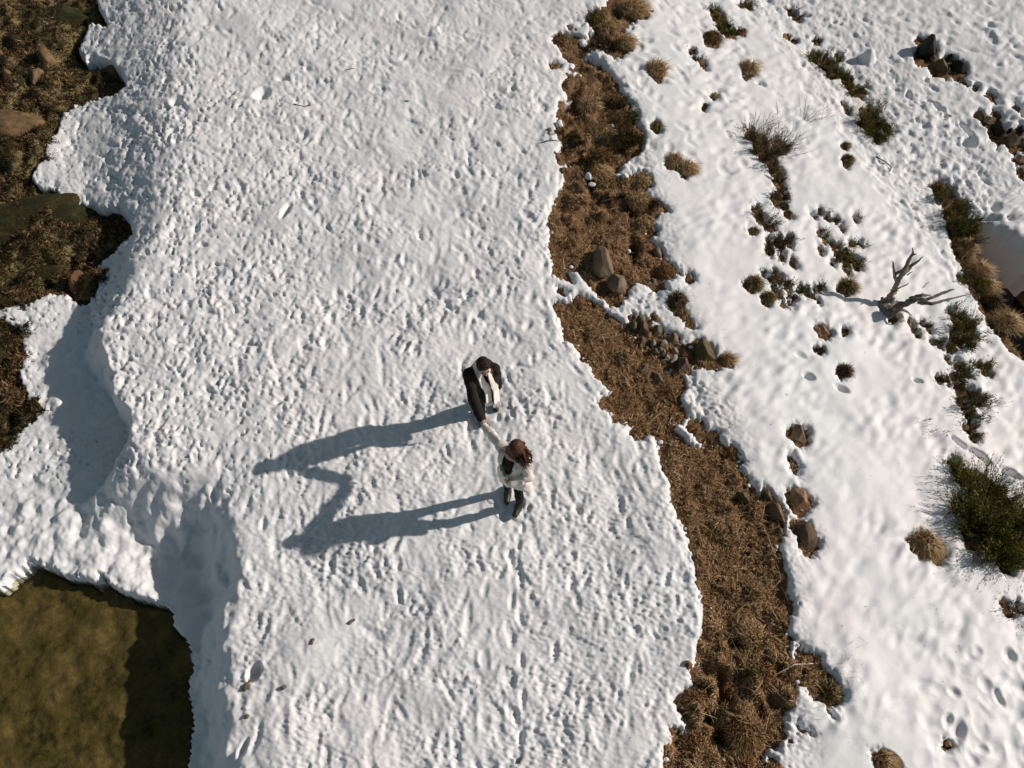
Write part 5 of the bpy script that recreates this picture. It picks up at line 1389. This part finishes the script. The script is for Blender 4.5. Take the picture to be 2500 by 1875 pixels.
gz = float(np.mean(snow_z(np.array([-.30, -.42]), np.array([5.55, 5.42]))))
MB = Vector((-.36, 5.50, gz))
def M_(x, y, z): return np.array([x + .36, y - 5.50, z])
J = dict(pelvis=M_(-.36, 5.52, .93), chest=M_(-.375, 5.42, 1.25), neck=M_(-.38, 5.34, 1.45), head=M_(-.355, 5.27, 1.575),
 shoR=M_(-.55, 5.28, 1.385), elbR=M_(-.495, 5.06, 1.19), wriR=M_(-.405, 4.885, 1.045),
 shoL=M_(-.225, 5.355, 1.385), elbL=M_(-.215, 5.46, 1.11), wriL=M_(-.20, 5.46, .87),
 hipR=M_(-.445, 5.50, .90), kneR=M_(-.455, 5.47, .49), ankR=M_(-.435, 5.50, .09), toeR=M_(-.425, 5.33, .035),
 hipL=M_(-.275, 5.53, .90), kneL=M_(-.265, 5.55, .49), ankL=M_(-.262, 5.74, .09), toeL=M_(-.235, 5.57, .035),
 fwd=(.25, -.95, -.22), face=nrm((.32, -.90, -.20)), up=nrm((.08, -.25, .96)))
J['handR'] = (nrm((.30, -.80, -.35)), nrm((.5, .1, -.85)), nrm((.75, .45, .45)), 1.0, .55)
J['handL'] = (nrm((-.25, -.05, -.95)), nrm((-.8, -.2, .1)), nrm((.2, -.9, .3)), 1.0, .5)
man = figure('dark haired person with bowed head in a black coat and cream fringed scarf', J, 'm', MB)
f, fr = person_body(J, 'm'); put('body', f.mesh('skin'), man); face_parts(man, fr)
hd, fa, hu, hr, fw, rt, up = fr
# hair: cap cut clear of the face, combed lumps
f = Field(hd - .16, hd + .17, .005)
f.ell(hd + hu * .034 - fa * .018, [hr, fa, hu], (.085, .101, .097), .01)
f.ell(hd + hu * .105 + fa * .028, [hr, fa, hu], (.062, .056, .030), .03)
f.fn(lambda x, y, z: ((x - hd[0]) * (fa[0] * .80 - hu[0] * .60) + (y - hd[1]) * (fa[1] * .80 - hu[1] * .60) + (z - hd[2]) * (fa[2] * .80 - hu[2] * .60)) - .022)
f.fn(lambda x, y, z: -((x - hd[0]) * hu[0] + (y - hd[1]) * hu[1] + (z - hd[2]) * hu[2]) - .055)
wrinkle(f, .0028, 95, 3)
put('hair', f.mesh('hair_black'), man)
f = legs_field(J, .009, 1, 0, 0); wrinkle(f, .003, 38, 5); put('trousers', f.mesh('trouser_black'), man)
shoe(man, J, 'R', 'boot_dark'); shoe(man, J, 'L', 'boot_dark')
# shirt under the coat
pel, ch, nk = J['pelvis'], J['chest'], J['neck']
f = Field(np.minimum(pel, nk) - .25, np.maximum(pel, nk) + .2, .009)
f.ell(ch, [rt, fw, up], (.175, .128, .19), .05); f.ell(ch + (pel - ch) * .5, [rt, fw, up], (.15, .115, .2), .06); f.cap(ch + up * .1, nk - up * .02, .095, .066, .04)
put('shirt', f.mesh('shirt_black'), man)
# long coat
lo = np.minimum.reduce([J[k] for k in ('pelvis', 'wriR', 'wriL', 'shoR', 'shoL')]) - .25; hi = np.maximum.reduce([J[k] for k in ('neck', 'shoR', 'shoL', 'elbL', 'pelvis')]) + .22; lo[2] = .46
def coat_torso(f, g):
    f.ell(ch, [rt, fw, up], (.170 + g, .138 + g, .20), .05)
    f.ell(ch + (pel - ch) * .5, [rt, fw, up], (.155 + g, .130 + g, .2), .06)
    f.ell(pel, [rt, fw, up], (.172 + g, .14 + g, .17), .06)
    hem = np.array([pel[0] - .02, pel[1] - .12, .50])
    for o_ in (-.095, -.03, .03, .095):
        f.cap(pel + rt * o_ * .9, hem + rt * o_ * 1.25 + fw * .01, .09 + g, .095 + g, .05)
        f.cap(pel + rt * o_ * .9 + fw * .02, hem + rt * o_ * 1.1 - fw * .09, .10 + g, .10 + g, .05)
    f.cap(ch + up * .10, nk, .12 + g, .078 + g, .05)
f = Field(lo, hi, .0085)
coat_torso(f, .0)
for sd in 'RL':
    sh, el, wr = J['sho' + sd], J['elb' + sd], J['wri' + sd]
    f.ell(sh - rt * (.012 if sd == 'R' else -.012), [rt, fw, up], (.066, .070, .064), .05); f.cap(ch + up * .13, sh, .082, .06, .05)
    f.cap(sh, el, .068, .064, .03); f.cap(el, el + (wr - el) * 1.10, .068, .062, .03)
f.fn(lambda x, y, z: .56 - z + .012 * np.sin(x * 22))
# front opening: a tapering slot along the centre line
def slot(x, y, z):
    ax = nk + (pel - nk) * np.clip((nk[2] - z) / (nk[2] - pel[2]), 0, 1.8)[..., None]
    s_ = (x - ax[..., 0]) * rt[0] + (y - ax[..., 1]) * rt[1]
    fr_ = (x - ax[..., 0]) * fw[0] + (y - ax[..., 1]) * fw[1]
    w = .085 + .02 * np.clip((1.45 - z), 0, 1)
    return np.maximum(np.abs(s_ + .035) - w, .045 - fr_)
f.fn(slot, mode='cut')
wrinkle(f, .0035, 30, 11)
coat = put('coat', f.mesh('coat_black'), man)
# lapels and collar
def along(z, side, depth):
    t = (nk[2] - z) / (nk[2] - pel[2])
    c = nk + (pel - nk) * min(t, 1.0)
    if t > 1: c = np.array([c[0] - .02 * (t - 1), c[1] - .22 * (t - 1), z])
    return c + rt * side + fw * depth
def front_depth(z): 
    return float(np.interp(z, [.4, .6, .8, .93, 1.1, 1.25, 1.38, 1.46], [.19, .185, .17, .165, .16, .165, .12, .085]))
def ribbon(path, widths, normal_pts, thick, material, pleats=4, pl_amp=.006, nseg=8):
    V, Q = [], []
    n_ = len(path)
    for a in range(n_):
        t = nrm(path[min(a + 1, n_ - 1)] - path[max(a - 1, 0)])
        nn = nrm(normal_pts[a]); s_ = nrm(np.cross(t, nn)); nn = np.cross(s_, t)
        for q in range(nseg + 1):
            u = q / nseg - .5
            off = pl_amp * math.sin(u * math.pi * 2 * pleats + a * .12)
            V.append(path[a] + s_ * u * widths[a] + nn * (thick * .5 + off)); V.append(path[a] + s_ * u * widths[a] + nn * (-thick * .5 + off))
    m = (nseg + 1) * 2
    for a in range(n_ - 1):
        for q in range(nseg):
            i = a * m + q * 2
            Q.append((i, i + 2, i + m + 2, i + m)); Q.append((i + 1, i + m + 1, i + m + 3, i + 3))
        i = a * m; Q.append((i, i + m, i + m + 1, i + 1)); i = a * m + nseg * 2; Q.append((i, i + 1, i + m + 1, i + m))
    e = 0
    for q in range(nseg):
        Q.append((q * 2, q * 2 + 1, q * 2 + 3, q * 2 + 2)); j = (n_ - 1) * m + q * 2; Q.append((j, j + 2, j + 3, j + 1))
    return mesh_np('ribbon', np.array(V), np.array(Q), material)
sc_root = None
for sgn, zend in ((1, .76), (-1, .72)):
    path, wid, nr = [], [], []
    for q in range(6):                                   # from behind the neck over the shoulder
        a = q / 5 * math.pi * .55
        path.append(nk + up * (.035 - .02 * q / 5) + rt * sgn * (.015 + .075 * math.sin(a)) * 1.0 - fw * (.078 * math.cos(a)) ); wid.append(.07 + .005 * q); nr.append(rt * sgn * math.sin(a) * .8 - fw * math.cos(a) + up * .6)
    for z in np.linspace(1.43, zend, 24):
        side = sgn * (.062 if z > 1.2 else .052) - .012 - .035 * (1.45 - z) / .5
        path.append(along(z, side, front_depth(z) + .012)); wid.append(.078 + .022 * min(1, (1.43 - z) / .3)); nr.append(fw * .8 - rt * .55 + up * .25)
    me = ribbon(path, wid, nr, .012, 'scarf_cream', 1, .0015, 12)
    o = put('scarf', me, man)
    t = nrm(path[-1] - path[-3]); s_ = nrm(np.cross(t, fw))
    tass = []
    for q in range(9):
        p0 = path[-1] + s_ * (q / 8 - .5) * wid[-1] * .95
        tass.append([(Vector(p0), .005), (Vector(p0 + t * .03), .007), (Vector(p0 + t * .065 + s_ * random.Random(q + sgn).uniform(-.008, .008)), .003)])
    put('fringe', tube(tass, 'scarf_cream', 5, seed=3), o)
for sgn in (1, -1):
    path, wid, nr = [], [], []
    for z in np.linspace(1.47, 1.02, 9):
        k = (1.47 - z) / .45
        path.append(along(z, sgn * (.125 - .01 * k) - .035 * k - .005, front_depth(z) * .86 + .0)); wid.append(.03 + .055 * math.sin(min(1, k * 1.25) * math.pi)); nr.append(fw + rt * sgn * .7)
    put('lapel', ribbon(path, wid, nr, .010, 'coat_black', 1, .001, 4), coat)
for q, z in enumerate((.95, .82)):
    c = along(z, .105, front_depth(z) * 1.0 + .0)
    D, Fc = ICO[2]; put('button', mesh_np('button', D * np.array([.011, .011, .011]) + c, Fc, 'button'), coat)

# ---- second figure
gz = float(np.mean(snow_z(np.array([.05, -.05]), np.array([4.0, 4.18]))))
WB = Vector((0, 4.13, gz))
def W_(x, y, z): return np.array([x, y - 4.13, z])
J = dict(pelvis=W_(.005, 4.13, .90), chest=W_(.01, 4.18, 1.19), neck=W_(.015, 4.205, 1.365), head=W_(.045, 4.185, 1.485),
 shoR=W_(-.125, 4.285, 1.315), elbR=W_(-.245, 4.51, 1.165), wriR=W_(-.335, 4.69, 1.045),
 shoL=W_(.145, 4.10, 1.305), elbL=W_(.205, 4.00, 1.06), wriL=W_(.02, 3.945, 1.02),
 hipR=W_(-.065, 4.18, .87), kneR=W_(-.075, 4.22, .48), ankR=W_(-.055, 4.27, .10), toeR=W_(-.070, 4.125, .035),
 hipL=W_(.07, 4.09, .87), kneL=W_(.09, 4.00, .49), ankL=W_(.105, 4.08, .10), toeL=W_(.045, 3.935, .035),
 fwd=(-.50, -.86, 0.05), face=nrm((-.55, -.55, -.60)), up=nrm((-.25, -.30, .92)))
J['handR'] = (nrm((-.35, .85, -.15)), nrm((.5, -.1, .8)), nrm((.75, .2, -.4)), .92, .5)
J['handL'] = (nrm((-.95, .05, -.05)), nrm((0.0, .75, -.5)), nrm((0, .4, .9)), .92, .8)
woman = figure('auburn haired person in a cream jacket, black leggings and dark boots, reaching out one arm', J, 'f', WB)
f, fr = person_body(J, 'f'); put('body', f.mesh('skin'), woman); face_parts(woman, fr)
hd, fa, hu, hr, fw, rt, up = fr
f = Field(hd - np.array([.2, .3, .3]), hd + np.array([.42, .2, .2]), .006)
f.ell(hd + hu * .026 - fa * .014, [hr, fa, hu], (.083, .102, .099), .01)
f.ell(hd + np.array([.015, -.02, -.01]), [hr, fa, hu], (.090, .090, .11), .02)
f.ell(hd + fa * .035 - hu * .05, [hr, fa, hu], (.085, .062, .085), .02)
# locks blown to the right and forward
r = np.random.default_rng(21)
for q in range(46):
    a = r.uniform(-1, .6); s0 = hd + hu * (-.01 + .03 * r.normal()) + hr * a * .055 - fa * r.uniform(-.06, .05)
    mid_ = s0 + np.array([.055 + .018 * r.normal(), -.040 + .02 * r.normal(), -.03 + .02 * r.normal()])
    end = mid_ + np.array([.030 + .018 * r.normal(), -.055 + .026 * r.normal(), -.05 + .03 * r.normal()])
    tip = end + np.array([.022 + .02 * r.normal(), -.028 + .022 * r.normal(), .0 + .02 * r.normal()])
    f.cap(s0, mid_, .028, .023, .012); f.cap(mid_, end, .022, .013, .008); f.cap(end, tip, .012, .0055, .004)
for q in range(34):                                       # locks over the left cheek and chest side
    a = r.uniform(-1, 1); s0 = hd + fa * .055 + hu * .03 + hr * a * .07
    mid_ = s0 + np.array([-.01 + .015 * r.normal(), -.035 + .012 * r.normal(), -.09]); end = mid_ + np.array([.015 * r.normal() + .02, -.01 + .012 * r.normal(), -.10])
    f.cap(s0, mid_, .024, .018, .01); f.cap(mid_, end, .017, .007, .006)
f.fn(lambda x, y, z: (((x - hd[0]) * fa[0] + (y - hd[1]) * fa[1] + (z - hd[2]) * fa[2]) - .13) + 0 * x)
wrinkle(f, .0016, 120, 9)
hair = put('hair', f.mesh('hair_auburn'), woman)
P0, P1, P2, W2, S2 = [], [], [], [], []
for q in range(420):
    a = r.uniform(-1, 1); s0 = hd + hu * .06 + hr * a * .07 + np.array([.02, -.02, -.02])
    v = np.array([.11 + .035 * r.normal(), -.10 + .045 * r.normal(), -.09 + .05 * r.normal()])
    P0.append(s0 + v * .45); P1.append(s0 + v * .85 + r.normal(0, .014, 3)); P2.append(s0 + v * 1.12 + r.normal(0, .03, 3)); W2.append(.0022); S2.append(nrm(np.cross(v, r.normal(0, 1, 3))))
put('loose_strands', blades_mesh(np.array(P0), np.array(P1), np.array(P2), np.array(W2), np.array(S2), 'hair_auburn'), hair)
f = legs_field(J, .008, .86, 0, 0, grow=.006); wrinkle(f, .0012, 50, 6); put('leggings', f.mesh('trouser_black'), woman)
shoe(woman, J, 'R', 'boot_dark', .10); shoe(woman, J, 'L', 'boot_dark', .10)
pel, ch, nk = J['pelvis'], J['chest'], J['neck']
f = Field(np.minimum(pel, nk) - .25, np.maximum(pel, nk) + .2, .008)
f.ell(ch, [rt, fw, up], (.158, .116, .18), .05)
for s_ in (1, -1): f.ell(ch + rt * s_ * .065 + fw * .075 - up * .02, [rt, fw, up], (.062, .055, .06), .03)
f.ell(ch + (pel - ch) * .5, [rt, fw, up], (.13, .105, .18), .06); f.ell(pel, [rt, fw, up], (.158, .118, .13), .05)
f.cap(ch + up * .1, nk + up * .03, .09, .064, .04)
put('top', f.mesh('shirt_black'), woman)
lo = np.minimum.reduce([J[k] for k in ('pelvis', 'wriR', 'wriL', 'shoR', 'shoL', 'elbL')]) - .26; hi = np.maximum.reduce([J[k] for k in ('neck', 'shoR', 'shoL', 'wriR', 'elbL')]) + .18; lo[2] = .60
f = Field(lo, hi, .0075)
f.ell(ch, [rt, fw, up], (.185, .145, .20), .05); f.ell(ch + (pel - ch) * .5, [rt, fw, up], (.185, .15, .2), .06)
f.ell(pel, [rt, fw, up], (.185, .15, .16), .06)
for o_, dpt in ((-.10, .0), (-.03, .03), (.04, .03), (.11, .0), (.0, -.06)):
    f.cap(pel + rt * o_ * .8, np.array([pel[0], pel[1], .70]) + rt * o_ * 1.35 + fw * dpt * 1.6 + np.array([.03, -.02, 0]), .095, .095, .05)
f.cap(pel - rt * .12, np.array([pel[0] + .17, pel[1] - .12, .74]), .09, .075, .06)      # tail of the jacket blown to the side
f.cap(ch + up * .08, nk - up * .03, .12, .085, .05)
f.cap(nk - fw * .05, nk - fw * .06 + up * .02, .055, .06, .04)
for sd in 'RL':
    sh, el, wr = J['sho' + sd], J['elb' + sd], J['wri' + sd]
    f.ell(sh, [rt, fw, up], (.07, .07, .066), .05); f.cap(ch + up * .10, sh, .08, .062, .05)
    f.cap(sh, el, .062, .054, .03); f.cap(el, wr + (wr - el) * .12, .056, .050, .03)
    d = wr - el
    for q in range(7):                                    # rucked folds round the sleeve
        c = sh + (wr - sh) * (.2 + .11 * q) if sd == 'R' else el + d * (.1 + .13 * q)
        off = nrm(np.cross(d, r.normal(0, 1, 3))) * .045
        f.cap(c + off, c - off * .6 + nrm(d) * .02, .024, .014, .010)
f.fn(lambda x, y, z: 75e-2 - z + .02 * np.sin(x * 18 + 1) + .015 * np.sin(y * 25))
def slotw(x, y, z):
    t = np.clip((nk[2] - z) / (nk[2] - pel[2]), 0, 1.4)[..., None]
    ax = nk + (pel - nk) * t
    s_ = (x - ax[..., 0]) * rt[0] + (y - ax[..., 1]) * rt[1]
    fr_ = (x - ax[..., 0]) * fw[0] + (y - ax[..., 1]) * fw[1]
    zz_ = np.clip((z - 1.00) / .34, 0, 1)
    w = .125 * np.sin(np.clip(zz_, 0, 1) * math.pi * .62) ** .7
    w = np.where(z < 1.0, -.02, w)
    return np.maximum(np.abs(s_ - .03) - w, .05 - fr_)
f.fn(slotw, mode='cut')
wrinkle(f, .0055, 34, 15)
jacket = put('jacket', f.mesh('jacket_cream'), woman)
def alongw(z, side, depth):
    t = (nk[2] - z) / (nk[2] - pel[2]); return nk + (pel - nk) * t + rt * side + fw * depth
for sgn in (1, -1):
    path, wid, nr = [], [], []
    for q in range(7):
        k = q / 6; z = 1.40 - .20 * k
        path.append(alongw(z, sgn * (.075 + .045 * math.sin(k * 2.4)) + .0, -.05 + .19 * k ** .6)); wid.append(.05 + .045 * math.sin(k * 2.6)); nr.append(fw * (.3 + k) + rt * sgn * .6 + up * .6)
    put('collar', ribbon(path, wid, nr, .008, 'jacket_cream', 1, .001, 4), jacket)
D, Fc = ICO[2]
for z in (1.10, 1.00, .90, .80):
    c = alongw(z, -.035, .158); put('button', mesh_np('button', D * .009 + c, Fc, 'button'), jacket)
